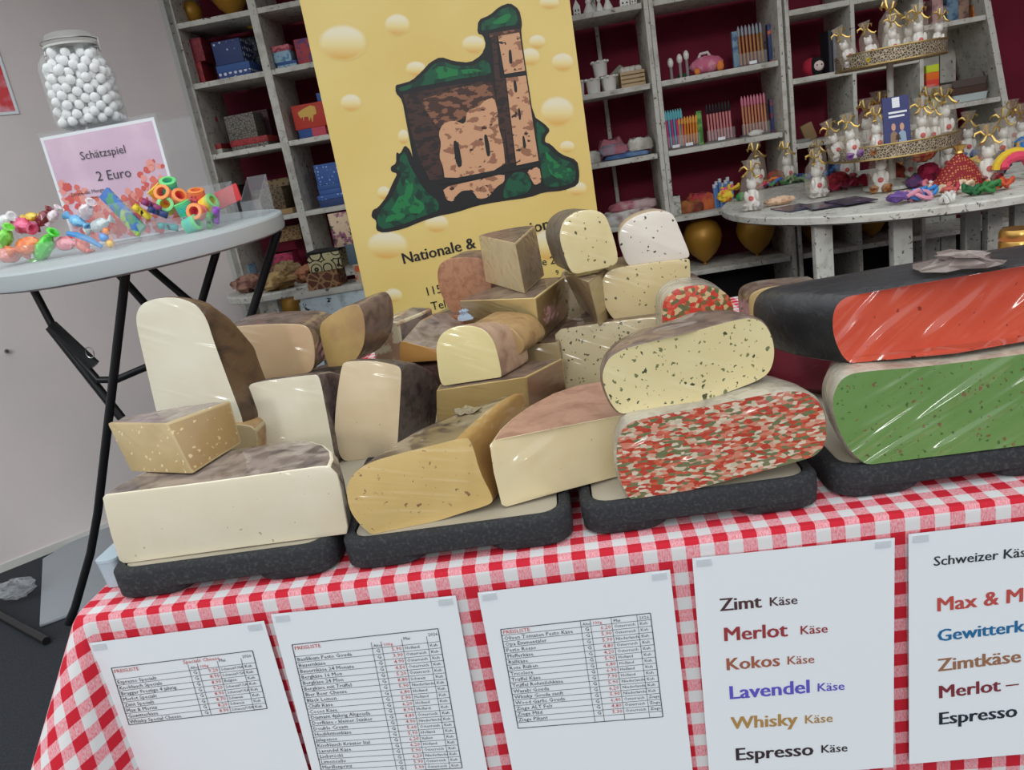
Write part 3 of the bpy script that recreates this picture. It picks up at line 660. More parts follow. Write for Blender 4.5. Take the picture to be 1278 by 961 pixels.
# 27 nut speckled yellow cheese
faced('yellow cheese with brown nut specks and wrinkled grey wrap on the second tray', [(-.283, .035), (-.104, .062)], BZ,
      [(433, 622), (433, 604), (444, 588), (460, 578), (484, 570), (540, 556), (583, 545), (590, 556), (599, 590), (616, 622), (612, 630), (570, 642), (520, 660), (490, 671), (468, 671), (450, 656), (438, 640)], .165,
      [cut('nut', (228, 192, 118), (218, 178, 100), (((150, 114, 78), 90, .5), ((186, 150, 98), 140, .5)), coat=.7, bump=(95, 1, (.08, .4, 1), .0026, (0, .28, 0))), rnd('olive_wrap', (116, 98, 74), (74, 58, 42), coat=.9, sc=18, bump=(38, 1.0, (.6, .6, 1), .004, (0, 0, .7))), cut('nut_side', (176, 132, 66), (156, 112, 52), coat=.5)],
      [(0, 1, 1), (.03, 1.005, 1), (.3, .96, 1), (.55, .86, 1), (.78, .66, .99), (.93, .42, .97), (1, .25, .93)], pivot=1, dirv=(.29, .95), right_cut=.83, bevel=.003, rl='wrinkled olive grey wrapped rind')
# 25 big flecked
faced('large red and green flecked cheese in front on the third tray', [(.02, .036), (.27, .045)], BZ,
      [(767, 562), (770, 544), (782, 528), (812, 519), (900, 502), (965, 489), (1000, 487), (1021, 497), (1032, 518), (1033, 548), (1024, 565), (1000, 576), (900, 603), (830, 622), (803, 631), (786, 626), (774, 606), (768, 584)], .11,
      [m_tri, clearr], [(0, .98, .97), (.05, 1, 1), (.3, .97, 1), (.55, .87, 1), (.78, .66, .97), (.93, .42, .9), (1, .2, .8)], zpiv=.5, round_=2, bevel=0, rl='cloudy film wrapped rind')
# 24 herb gouda
faced('large yellow herb cheese with green specks lying on the flecked cheese', [(.02, .068), (.125, .055), (.225, .085)], .878,
      [(750, 474), (755, 452), (768, 440), (790, 431), (858, 414), (915, 399), (942, 396), (959, 407), (968, 432), (965, 458), (950, 474), (905, 492), (860, 508), (800, 520), (776, 519), (760, 503)], .085,
      [cut('herb_big', (236, 218, 160), (230, 208, 146), (((120, 122, 78), 170, .8), ((70, 74, 48), 100, .6)), coat=.5), wrapb], [(0, .98, .97), (.05, 1, 1), (.3, .97, 1), (.55, .87, 1), (.78, .66, .97), (.93, .42, .9), (1, .2, .8)], zpiv=.5, round_=2, bevel=0)
# 30 dark red waxed wheel
mw = rnd('red_wax', (112, 20, 42), (86, 12, 30), coat=.2, sc=12)
mb = MB(); mb.lathe([(0, 0), (.10, 0), (.122, .015), (.128, .045), (.122, .075), (.10, .089), (0, .089)], (.40, .36, BZ), 40)
o = mb.build('red_wax_cheese', mw, None, (.40, .36, BZ)); tag(o, 'dark red waxed cheese wheel below the black rind of the red cheese', 'cheese', 'wrapped cheeses on the stall')
# 29 green
faced('bright green cheese half wheel in clear film on the rightmost tray', [(.262, .044), (.64, .036)], BZ,
      [(1036, 505), (1041, 482), (1054, 468), (1080, 462), (1160, 455), (1278, 440), (1400, 422), (1480, 412), (1500, 425), (1505, 480), (1490, 530), (1400, 552), (1278, 568), (1180, 579), (1120, 584), (1086, 583), (1064, 570), (1045, 540)], .13,
      [cut('green', (116, 158, 82), (102, 146, 68), (((126, 100, 66), 120, .6), ((80, 106, 54), 170, .7)), coat=.9, bump=(48, 1, (.12, .5, 1), .008, (0, -.5, 0))), clearr], [(0, .985, .97), (.04, 1, 1), (.3, .98, 1), (.55, .9, 1), (.78, .7, .97), (.93, .46, .9), (1, .2, .8)], zpiv=.5, round_=2, bevel=0, rl='cloudy film wrapped rind')
# 28 red with black rind
o28 = faced('large bright red cheese in shiny film with black rind on the green cheese', [(.285, .072), (.395, .052), (.64, .075)], .897,
      [(1037, 402), (1041, 383), (1054, 371), (1080, 365), (1170, 349), (1278, 331), (1400, 312), (1470, 304), (1490, 318), (1492, 370), (1475, 404), (1390, 420), (1278, 441), (1170, 457), (1110, 462), (1074, 461), (1052, 448), (1040, 424)], .115,
      [cut('red', (232, 84, 52), (222, 66, 40), (((150, 54, 38), 90, .36),), coat=1.0, bump=(34, 1, (.22, .6, 1), .012, (0, -.7, 0))), rnd('black', (40, 40, 43), (24, 24, 27), coat=.35, sc=12)],
      [(0, .99, .98), (.03, 1, 1), (.25, 1.12, 1), (.5, 1.22, 1), (.75, 1.28, 1), (.92, 1.29, .96), (1, 1.24, .88)], zpiv=.5, round_=2, bevel=0, rl='black waxed rind')
# 31 tan piece right behind
faced('tan cheese piece peeping out behind the black rind of the red cheese', [(.32, .625), (.47, .63)], TZ+.001,
      [(934, 378), (938, 366), (955, 359), (1000, 354), (1040, 352), (1040, 420), (940, 430)], .08, [cut('tan3', (206, 174, 112), (190, 156, 96)), wrapb], STR)
# film bunches
o27 = [o for o in COL.objects if o.get('label', '').startswith('yellow cheese with brown nut')][0]
def bunch(par, at_, r, h, seed, m=None, lean=(0, 0)):
    rnd_ = random.Random(seed); mb = MB(); n = 14; rings = []
    for k, (rr, z) in enumerate(((r, 0), (r*.8, h*.35), (r*.45, h*.65), (r*.6, h*.9), (r*.25, h))):
        rings.append([Vector(at_)+Vector((math.cos(a)*rr*rnd_.uniform(.55, 1.2)+lean[0]*z, math.sin(a)*rr*rnd_.uniform(.55, 1.2)+lean[1]*z, z*rnd_.uniform(.8, 1.15))) for a in [2*math.pi*j/n for j in range(n)]])
    mb.loft(rings, 0, None, 0); b = mb.build('film_knot', m or m_film, par, par.location, smooth=0); return b
bunch(o28, onz((1195, 330), .985), .042, .013, 4, M('wrap_knot', (150, 134, 128), .2, alpha=.75, coat=.6, bump=(90, .8)), (.3, 0))
bunch(o11, onz((578, 404), .955)+Vector((0, .03, 0)), .012, .014, 5, M('blue_film', (170, 190, 210), .2, alpha=.6))
bunch(o27, onz((585, 523), .868), .030, .014, 9, M('olive_knot', (134, 120, 92), .2, alpha=.9, coat=.8, bump=(90, .8)))
# jar with gold lid at the right edge
jp = Vector((.838, .72, TZ+.001)); t = thing('jar', 'jar with gold lid on the gingham cloth behind the red cheese, right edge', 'jar', jp)
MB().lathe([(.001, 0), (.026, 0), (.028, .004), (.028, .09), (.024, .1), (.024, .112)], jp, 24).build('jar_body', M('amber_glass', (120, 92, 44), .15, coat=.5), t, jp)
MB().lathe([(.029, .098), (.031, .1), (.031, .118), (.0295, .121), (.031, .124), (.031, .136), (.028, .141), (.001, .141)], jp, 28).build('lid', M('gold_lid', (190, 150, 82), .28, .85), t, jp)
# ---------------------------------------------------------------- roll-up banner
BY = 1.5; BN = Vector((0, -1, 0))
t = thing('rollup_banner', 'yellow roll-up banner with castle picture and cheese bubbles behind the cheese stall', 'banner', (-.225, BY, 0))
ban = t; o_ = t.location
m_ban = M('banner_yellow', (226, 202, 124), .5, noise=((220, 192, 110), 2.5, .4, .65))
MB().box((-.2275, BY+.001, 1.12), (.711, .002, 2.04)).build('banner_sheet', m_ban, t, o_)
MB().box((-.2275, BY, .06), (.75, .09, .09)).build('base_case', M('alu', (160, 162, 165), .35, .8), t, o_, bevel=.01)
MB().tube([(-.2275, BY+.03, .1), (-.2275, BY+.03, 2.14)], .011).build('support_pole', M('alu', (160, 162, 165), .35, .8), t, o_)
MB().box((-.2275, BY, 2.15), (.72, .02, .03)).build('top_rail', M('alu', (160, 162, 165), .35, .8), t, o_)
def bp(p, k=0): return ony(p, BY-.0004-.0004*k)
def cb(p): return (370+p[0]*.4162, p[1]*.4162)
def bpoly(mb, pts, k, mi=0, it=1): mb.poly([bp(cb(p), k) for p in (chaikin(pts, it, .2) if it else pts)], mi)
# bubbles printed on the sheet: pale above, orange below, melting into the yellow
def bubble_mat():
    m = bpy.data.materials.new('printed_bubble'); m.use_nodes = True; N, L = m.node_tree.nodes, m.node_tree.links; P = N['Principled BSDF']; P.inputs['Roughness'].default_value = .5
    uv = N.new('ShaderNodeUVMap'); sx = N.new('ShaderNodeSeparateXYZ'); L.new(uv.outputs[0], sx.inputs[0])
    r = N.new('ShaderNodeValToRGB'); e = r.color_ramp.elements; e[0].position = .05; e[0].color = lin((216, 164, 66)); e[1].position = .75; e[1].color = lin((232, 224, 192)); e.new(.45).color = lin((230, 212, 146))
    L.new(sx.outputs[1], r.inputs[0])
    d = N.new('ShaderNodeVectorMath'); d.operation = 'DISTANCE'; L.new(uv.outputs[0], d.inputs[0]); d.inputs[1].default_value = (.5, .5, 0)
    k = N.new('ShaderNodeMapRange'); k.inputs[1].default_value = .5; k.inputs[2].default_value = .4; L.new(d.outputs['Value'], k.inputs[0])
    mx = N.new('ShaderNodeMix'); mx.data_type = 'RGBA'; L.new(k.outputs[0], mx.inputs[0]); mx.inputs[6].default_value = lin((224, 199, 120)); L.new(r.outputs[0], mx.inputs[7]); L.new(mx.outputs[2], P.inputs['Base Color']); return m
bub = [(138, 128, 70, 53), (302, 74, 37, 32), (358, 206, 30, 22), (531, 133, 35, 27), (163, 308, 31, 26), (722, 125, 25, 21), (798, 186, 33, 27), (782, 334, 50, 44), (700, 170, 30, 26), (812, 440, 22, 18), (840, 565, 30, 22), (262, 578, 20, 20), (320, 410, 16, 22), (420, 670, 36, 27), (272, 735, 60, 42), (290, 886, 27, 21), (750, 735, 40, 46), (758, 8, 30, 18)]
mbub = bubble_mat()
for i, (x, y, a, b) in enumerate(bub):
    bm = bmesh.new(); uvl = bm.loops.layers.uv.new('UVMap')
    vs = [bm.verts.new(bp(cb((x+a*1.06*math.cos(q), y+b*1.06*math.sin(q))))-o_) for q in [2*math.pi*j/28 for j in range(28)]]
    f = bm.faces.new(vs)
    for l, q in zip(f.loops, [2*math.pi*j/28 for j in range(28)]): l[uvl].uv = (.5+.5*math.cos(q), .5-.5*math.sin(q))
    me = bpy.data.meshes.new('bubble_print'); bm.to_mesh(me); bm.free(); me.materials.append(mbub)
    o = bpy.data.objects.new('bubble_print', me); COL.objects.link(o); o.parent = ban
g_blk, g_grn, g_grn2, g_dk, g_md, g_lt = [M('print_'+n, c, .5, **k) for n, c, k in (('black', (24, 26, 28), {}), ('green', (14, 84, 56), dict(noise=((10, 52, 40), 30, .48, .54))), ('green_light', (24, 120, 64), dict(noise=((12, 84, 54), 40, .5, .53))),
    ('dark_brown', (66, 44, 38), dict(noise=((40, 30, 30), 34, .5, .54), stretch=(1, 1, 2.2))), ('mid_brown', (136, 92, 68), dict(noise=((70, 46, 38), 30, .47, .5), stretch=(1, 1, 2.2))), ('light_brown', (206, 158, 120), dict(noise=[((150, 104, 78), 26, .55, .57), ((60, 42, 38), 34, .63, .65)], stretch=(1, 1, 1.6))))]
cs = MB()
bpoly(cs, [(297, 255), (312, 252), (345, 242), (375, 215), (400, 187), (432, 170), (470, 183), (520, 188), (555, 165), (568, 135), (560, 106), (542, 100), (545, 60), (580, 45), (608, 20), (640, 8), (668, 28), (677, 70), (673, 95), (690, 215), (710, 348), (745, 372), (761, 390), (746, 410), (745, 426), (762, 432), (792, 462), (842, 480), (849, 520), (845, 555), (800, 572), (740, 577), (700, 592), (600, 606), (540, 617), (480, 637), (430, 647), (380, 662), (320, 687), (260, 699), (238, 690), (240, 662), (224, 650), (228, 630), (245, 622), (270, 590), (290, 545), (303, 520), (284, 515), (282, 500), (299, 490), (299, 455), (311, 462), (325, 434), (341, 450), (350, 478), (330, 370), (317, 300), (297, 278)], 1, 0, 1)
bpoly(cs, [(240, 658), (255, 625), (285, 592), (306, 545), (316, 520), (298, 506), (312, 492), (308, 474), (325, 452), (338, 490), (355, 522), (385, 572), (425, 602), (428, 632), (380, 648), (320, 673), (262, 688), (248, 680)], 2, 1)
bpoly(cs, [(262, 668), (290, 620), (318, 570), (330, 530), (350, 548), (352, 590), (385, 612), (380, 640), (330, 640), (320, 662), (280, 664)], 3, 2)
bpoly(cs, [(718, 360), (740, 380), (748, 392), (734, 408), (734, 432), (755, 442), (785, 472), (832, 490), (838, 520), (834, 546), (790, 560), (745, 560), (735, 520), (730, 470), (722, 420)], 2, 1)
bpoly(cs, [(745, 450), (772, 480), (800, 500), (826, 505), (825, 535), (790, 540), (760, 520), (752, 490)], 3, 2)
bpoly(cs, [(622, 565), (635, 535), (655, 516), (680, 516), (700, 532), (706, 560), (690, 580), (650, 590), (620, 596)], 5, 1)
bpoly(cs, [(305, 264), (345, 252), (385, 222), (410, 194), (435, 182), (475, 197), (525, 198), (562, 178), (580, 192), (585, 224), (500, 234), (440, 247), (350, 262), (314, 276)], 2, 1)
bpoly(cs, [(400, 215), (430, 196), (480, 210), (540, 206), (560, 214), (480, 226), (420, 240)], 3, 2)
bpoly(cs, [(553, 94), (556, 66), (586, 54), (612, 28), (640, 20), (660, 36), (666, 74), (620, 80), (580, 90)], 2, 1)
bpoly(cs, [(580, 74), (610, 50), (640, 38), (650, 62), (610, 72)], 3, 2)
bpoly(cs, [(320, 284), (440, 259), (588, 240), (600, 330), (440, 372), (430, 420), (440, 540), (400, 540), (370, 480), (345, 400)], 2, 3, 0)
bpoly(cs, [(370, 300), (420, 285), (480, 262), (585, 250), (598, 290), (600, 360), (545, 330), (480, 365), (430, 390), (400, 350)], 3, 4, 1)
bpoly(cs, [(426, 400), (438, 372), (470, 360), (506, 374), (512, 330), (545, 322), (566, 300), (592, 292), (603, 330), (606, 380), (620, 430), (627, 505), (445, 540), (440, 500), (428, 470), (434, 430)], 4, 5, 1)
bpoly(cs, [(584, 108), (600, 106), (632, 488), (642, 494), (612, 498), (600, 300)], 3, 3, 0)
bpoly(cs, [(604, 108), (668, 94), (686, 212), (624, 222)], 4, 5, 0)
bpoly(cs, [(628, 234), (688, 226), (726, 482), (660, 496)], 4, 5, 0)
bpoly(cs, [(602, 236), (626, 232), (656, 490), (640, 490)], 4, 3, 0)
bpoly(cs, [(578, 100), (670, 86), (672, 96), (580, 112)], 5, 4, 0)
bpoly(cs, [(438, 562), (540, 540), (624, 520), (624, 545), (600, 560), (575, 592), (545, 598), (530, 575), (500, 570), (480, 585), (470, 605), (450, 600)], 3, 5, 1)
bpoly(cs, [(690, 512), (728, 498), (736, 545), (715, 556), (705, 540)], 4, 5, 1)
for w in ([(636, 150), (644, 148), (648, 190), (638, 192)], [(650, 242), (658, 240), (663, 275), (654, 278)], [(664, 325), (670, 324), (674, 358), (667, 360)], [(677, 408), (683, 407), (690, 442), (680, 445)],
          [(470, 425), (478, 420), (488, 440), (498, 495), (486, 504), (476, 480)], [(562, 405), (570, 402), (578, 430), (582, 466), (572, 470), (566, 440)], [(484, 630), (482, 590), (498, 572), (520, 570), (538, 585), (548, 612)], [(430, 543), (628, 504), (734, 486), (734, 496), (628, 518), (432, 556)], [(622, 222), (690, 212), (691, 226), (624, 234)]):
    bpoly(cs, w, 5, 0, 1)
ringp = MB()
cs.build('castle_print', [g_blk, g_grn, g_grn2, g_dk, g_md, g_lt], ban, o_, smooth=0, fix=False)
wr = MB()
def bt(txt, a, b, bold, ref=None): write(wr, txt, bp(a, 1), bp(b, 1), BN, 0, bold, ref)
cc = lambda p: (400+p[0]*360/1278, 250+p[1]*360/1278)
bt('Nationale &', cc((366, 283)), cc((690, 210)), .024)
bt('Internationale', (601, 307.5), (709, 279.5), .024)
dd = lambda p: (530+p[0]*200/1012, 260+p[1]*190/961)
bt('e 23', dd((742, 362)), dd((858, 343)), .004)
bt('115', cc((466, 424)), cc((540, 408)), .004)
bt('9', dd((828, 420)), dd((848, 417)), .004)
bt('Tel.:', cc((494, 487)), cc((580, 470)), .004)
wr.build('black_writing', g_blk, ban, o_, smooth=0, fix=False)
# ---------------------------------------------------------------- bar table at the left
BC = Vector((-1.157, 1.4, 1.121)); SL = .055
def bz(y): return BC.z + SL*(y-BC.y)
m_top = M('white_tabletop', (188, 196, 198), .5)
t = thing('folding_bar_table', 'round white folding bar table with black steel legs beside the grey panel', 'table', (BC.x, BC.y, 0)); tb = t; bo = t.location
mb = MB(); rings = []
for r, z in ((.385, -.05), (.398, -.044), (.40, -.036), (.40, -.006), (.397, -.001), (.39, 0)):
    rings.append([Vector((BC.x+r*math.cos(a), BC.y+r*math.sin(a), bz(BC.y+r*math.sin(a))+z)) for a in [2*math.pi*j/72 for j in range(72)]])
mb.loft(rings, 0, 0, 0).build('tabletop', m_top, t, bo, smooth=30)
def P(p, y): return ony(p, y)
def leg(name, pts, r=.0125):
    return MB().tube(pts, r, 10).build(name, m_steel, tb, bo)
f1 = onz((85, 778), .0255)
leg('leg', [Vector((-1.141, 1.27, 1.058)), P((122, 640), 1.27), P((113, 690), 1.28), f1 + Vector((.04, 0, .05)), f1])
q = P((312, 398), 1.5); p0 = P((346, 283), 1.5); p0.z = bz(1.5)-.052
d = (q-p0)/(q.z-p0.z); leg('leg', [p0, q, p0 + d*(.0125-p0.z)])
leg('leg', [Vector((-1.40, 1.62, 1.075)), Vector((-1.15, 1.66, .55)), Vector((-.93, 1.68, .0125))])
leg('leg', [Vector((-1.02, 1.62, 1.075)), Vector((-1.35, 1.55, .5)), Vector((-1.62, 1.5, .0125))])
fl = onz((0, 768), .0125); fe = onz((58, 800), .0125)
leg('foot_rail', [fl + (fl-fe)*.6, fl, fe], .0125)
leg('brace', [P((40, 358), 1.35), P((70, 415), 1.35), P((105, 455), 1.35), P((122, 474), 1.35), P((145, 474), 1.35), P((185, 457), 1.35), P((240, 430), 1.35)], .011)
leg('brace', [P((62, 408), 1.36), P((152, 522), 1.36)], .013)
a_, b_ = P((64, 406), 1.345), P((118, 456), 1.345)
MB().tube([a_, b_], .017, 6).build('lock_bracket', m_steel, tb, bo)
leg('brace', [P((185, 332), 1.45), P((232, 372), 1.45), P((300, 420), 1.45)], .011)
wr_ = P((112, 440), 1.33)
MB().tube([wr_+Vector((.012*math.cos(a), 0, .016*math.sin(a))) for a in [2*math.pi*j/14 for j in range(14)]], .0015, 5, 0, True).build('wire_ring', M('steel', (170, 170, 170), .3, 1), tb, bo)

# clear box with the guessing game notice, jar on top
X0, X1, YA, YB_ = -1.345, -1.01, 1.40, 1.62
zb, zt = bz(1.5)+.003, 1.432
t = thing('acrylic_box', 'clear acrylic box behind the toy bins carrying the jar of white balls', 'box', ((X0+X1)/2, 1.5, zb)); bo2 = t.location
zfa, zfb = bz(YA)+.001, bz(YB_)+.001
for nm, pts, n in (('front_pane', [(X0, YA, zfa), (X1, YA, zfa), (X1, YA, zt), (X0, YA, zt)], (0, 1, 0)), ('back_pane', [(X0, YB_, zfb), (X1, YB_, zfb), (X1, YB_, zt), (X0, YB_, zt)], (0, -1, 0)),
                   ('side_pane', [(X0, YA, zfa), (X0, YB_, zfb), (X0, YB_, zt), (X0, YA, zt)], (1, 0, 0)), ('side_pane', [(X1, YA, zfa), (X1, YB_, zfb), (X1, YB_, zt), (X1, YA, zt)], (-1, 0, 0)), ('lid', [(X0-.003, YA-.003, zt), (X1+.003, YA-.003, zt), (X1+.003, YB_+.003, zt), (X0-.003, YB_+.003, zt)], (0, 0, 1))):
    MB().plate(pts, n, .003).build(nm, m_clear, t, bo2)
sy = YA-.003; SgN = Vector((0, -1, 0))
def sg(p, k=0): return ony(p, sy-.0006*k)
mb = MB(); c4 = [ony((55, 180), sy), ony((203, 153), sy)]
w = (c4[1]-c4[0]); dn = Vector((0, 0, -.285))
tl = c4[0]; tl.x = X0+.004; tr = Vector((X1-.004, sy, c4[1].z)); tl.z = tr.z = 1.424
bl, br = Vector((tl.x, sy, bz(sy)+.002)), Vector((tr.x, sy, bz(sy)+.002))
mb.plate([bl, br, tr, tl], (0, -1, 0), .0006)
so = mb.build('notice', m_paper, None, bl); tag(so, 'pink notice headed Schätzspiel leaning on the clear box below the jar', 'sign')
def inset(k, dz0, dz1, y): return [Vector((bl.x+k, y, bl.z+dz0)), Vector((br.x-k, y, br.z+dz0)), Vector((tr.x-k, y, tr.z-dz1)), Vector((tl.x+k, y, tl.z-dz1))]
H = tl.z-bl.z
MB().poly(inset(.008, .006, .008, sy-.0009)).build('printed_background', M('notice_pink', (214, 184, 206), .35, noise=[((232, 206, 222), 8, .4, .7)]), so, bl, fix=False)
fl_ = MB(); rr = random.Random(5)
for i in range(230):
    u = rr.uniform(.03, .97); v = rr.uniform(.0, .5)*(abs(u-.45)*1.2+.42)*1.35
    c = Vector((bl.x+(br.x-bl.x)*u, sy-.0012-.000003*i, bl.z+.01+H*min(v, .62))); s_ = rr.uniform(.006, .016)
    fl_.poly([c+Vector((s_*math.cos(a)*rr.uniform(.6, 1), 0, s_*math.sin(a)*rr.uniform(.6, 1))) for a in [2*math.pi*j/9 for j in range(9)]], i % 3)
fl_.build('flower_print', [M('flower_a', (226, 120, 108), .4), M('flower_b', (214, 96, 92), .4), M('flower_c', (234, 160, 150), .4)], so, bl, smooth=0, fix=False)
e1 = lambda p: ony((p[0]*360/865, p[1]*400/961), sy-.0026)
wm = MB()
for tx, a, b in (('Schätzspiel', (243, 480), (378, 458)), ('2 Euro', (292, 543), (395, 530)), ('Errate die Menge an', (215, 590), (330, 570)), ('Insassen im Glas', (268, 597), (330, 586))):
    write(wm, tx, e1(a), e1(b), SgN, 0, .0, lift=.0004)
wm.build('black_writing', m_ink, so, bl, smooth=0, fix=False)
# big jar
JP = Vector((-1.238, 1.50, zt+.004)); m3 = Matrix.Rotation(R(20), 3, 'Z')
t = thing('glass_jar', 'large clip-top glass jar full of white cotton balls on the clear box', 'jar', JP); jr = t
bodyp = [(.001, .002), (.080, .002), (.087, .008), (.089, .03), (.089, .15), (.086, .168), (.074, .188), (.062, .2), (.060, .21), (.062, .213)]
mb = MB(); mb.lathe(bodyp, JP, 48, sq=5, m3=m3); mb.build('glass_body', m_glass, t, JP, smooth=60)
MB().lathe([(.001, .216), (.066, .216), (.069, .22), (.069, .228), (.064, .231), (.058, .244), (.05, .248), (.001, .249)], JP, 40).build('glass_lid', m_glass, t, JP); gl_ = bpy.data.objects['glass_lid']
MB().lathe([(.060, .2115), (.069, .2115), (.069, .2165), (.060, .2165)], JP, 40).build('rubber_seal', M('seal', (214, 214, 208), .6), gl_, JP)
mb = MB(); mb.tube([JP+Vector((.064*math.cos(a), .064*math.sin(a), .206)) for a in [2*math.pi*j/32 for j in range(32)]], .0016, 6, 0, True)
mb.tube([JP+Vector((.071*math.cos(a), .071*math.sin(a), .226)) for a in [2*math.pi*j/32 for j in range(32)]], .0016, 6, 0, True)
for s_ in (-1, 1):
    mb.tube([JP+Vector((s_*.064, -.006, .206)), JP+Vector((s_*.078, -.006, .2)), JP+Vector((s_*.08, 0, .19)), JP+Vector((s_*.078, .006, .225)), JP+Vector((s_*.071, 0, .228))], .0016, 6)
mb.build('wire_clip', M('steel', (170, 170, 170), .3, 1), gl_, JP)
m_cot = M('cotton', (250, 250, 250), .95, bump=(300, .4))
ball0 = None; rr = random.Random(2); pts = []; tries = 0
while len(pts) < 420 and tries < 120000:
    tries += 1; z = .017 + .188*(tries/120000)
    lim = .074 if z < .15 else .074-(z-.15)*.5
    x, y = rr.uniform(-lim, lim), rr.uniform(-lim, lim)
    if abs(x)**5+abs(y)**5 > lim**5 or (max(abs(x), abs(y)) < lim-.036 and z < .17): continue
    c = Vector((x, y, z))
    if all((c-q).length > .0236 for q in pts[-110:]): pts.append(c)
for i, c in enumerate(pts):
    P_ = JP + m3 @ c
    if ball0 is None:
        ball0 = MB().ball((0, 0, 0), .0126, 10, lump=.07).build('cotton_ball', m_cot, None, (0, 0, 0), smooth=80); ball0.location = P_
        tag(ball0, 'white cotton ball inside the clip-top glass jar', 'cotton ball', 'cotton balls in the jar')
    else: dup(ball0, P_, rr.uniform(0, 6))

# clear toy bins
def binn(label, x0, x1, y0, y1, h, rake=0):
    o = Vector(((x0+x1)/2, (y0+y1)/2, bz((y0+y1)/2)+.001)); t = thing('acrylic_bin', label, 'bin', o, 0, 'clear toy bins on the bar table')
    za, zb2 = bz(y0)+.001, bz(y1)+.001; th = .003; hb = h*1.25
    for nm, pts, n in (('bottom_pane', [(x0, y0, za), (x1, y0, za), (x1, y1, zb2), (x0, y1, zb2)], (0, 0, 1)), ('front_pane', [(x0, y0, za), (x1, y0, za), (x1, y0-rake, za+h*.55), (x0, y0-rake, za+h*.55)], (0, 1, 0)),
                       ('back_pane', [(x0, y1, zb2), (x1, y1, zb2), (x1, y1, zb2+hb), (x0, y1, zb2+hb)], (0, -1, 0)), ('side_pane', [(x0, y0, za), (x0, y1, zb2), (x0, y1, zb2+hb), (x0, y0-rake, za+h*.55)], (1, 0, 0)), ('side_pane', [(x1, y0, za), (x1, y1, zb2), (x1, y1, zb2+hb), (x1, y0-rake, za+h*.55)], (-1, 0, 0))):
        MB().plate(pts, n, th).build(nm, m_clear, t, o)
    return t
binn('left clear acrylic bin of wrapped sweets on the bar table', -1.42, -1.09, 1.16, 1.29, .085)
binn('right clear acrylic bin of rainbow springs and toys on the bar table', -1.06, -.865, 1.24, 1.43, .085, .01)
t_ = binn('empty looking clear bin with a red packet, at the right rim of the bar table', -.852, -.795, 1.42, 1.52, .085)
o = MB().box(P((285, 245), 1.46), (.07, .006, .05), 0, 0, R(-20), R(-14)).build('toy_packet', M('red_packet', (206, 40, 48), .3), None, P((285, 245), 1.46)); tag(o, 'shiny red packet sticking out behind the toy bin', 'packet')
m_rain = M('rainbow_plastic', (240, 210, 90), .35)
def rainbow(name, axis, cols, sc):
    m = bpy.data.materials.new(name); m.use_nodes = True; N, L = m.node_tree.nodes, m.node_tree.links; P_ = N['Principled BSDF']; P_.inputs['Roughness'].default_value = .35
    tc = N.new('ShaderNodeTexCoord'); s = N.new('ShaderNodeSeparateXYZ'); L.new(tc.outputs['Object'], s.inputs[0]); mr = N.new('ShaderNodeMapRange'); mr.inputs[1].default_value = -sc; mr.inputs[2].default_value = sc; L.new(s.outputs[axis], mr.inputs[0])
    cr = N.new('ShaderNodeValToRGB'); el = cr.color_ramp.elements
    while len(el) < len(cols): el.new(.5)
    for i, c in enumerate(cols): el[i].position = i/(len(cols)-1); el[i].color = lin(c)
    L.new(mr.outputs[0], cr.inputs[0]); L.new(cr.outputs[0], P_.inputs['Base Color']); return m
rb = [rainbow('spring_a', 2, [(250, 110, 150), (255, 170, 60), (250, 230, 80)], .02), rainbow('spring_b', 2, [(80, 210, 140), (70, 200, 190), (120, 230, 130)], .02), rainbow('spring_c', 2, [(255, 210, 70), (250, 220, 80), (120, 220, 150)], .02), rainbow('spring_d', 2, [(250, 120, 170), (250, 110, 110), (255, 160, 80)], .02)]
def spring(label, p, y, rot, mi):
    c = P(p, y); mb = MB(); M3 = Matrix.Rotation(rot[1], 3, 'Y') @ Matrix.Rotation(rot[0], 3, 'X'); prof = []
    n = 9
    for i in range(n):
        z = -.018+.036*i/n; prof += [(.0195, z), (.0215, z+.001), (.0215, z+.003), (.0195, z+.004)]
    prof += [(.013, .018), (.013, -.018), (.0195, -.018)]
    mb.lathe(prof, (0, 0, 0), 20); o = mb.build('toy_spring', rb[mi], None, (0, 0, 0), smooth=30); o.location = c; o.rotation_euler = (rot[0], rot[1], 0); tag(o, label, 'toy spring', 'plastic springs in the toy bin'); return o
spq = lambda p: (p[0]*360/1278, 180+p[1]*220/781)
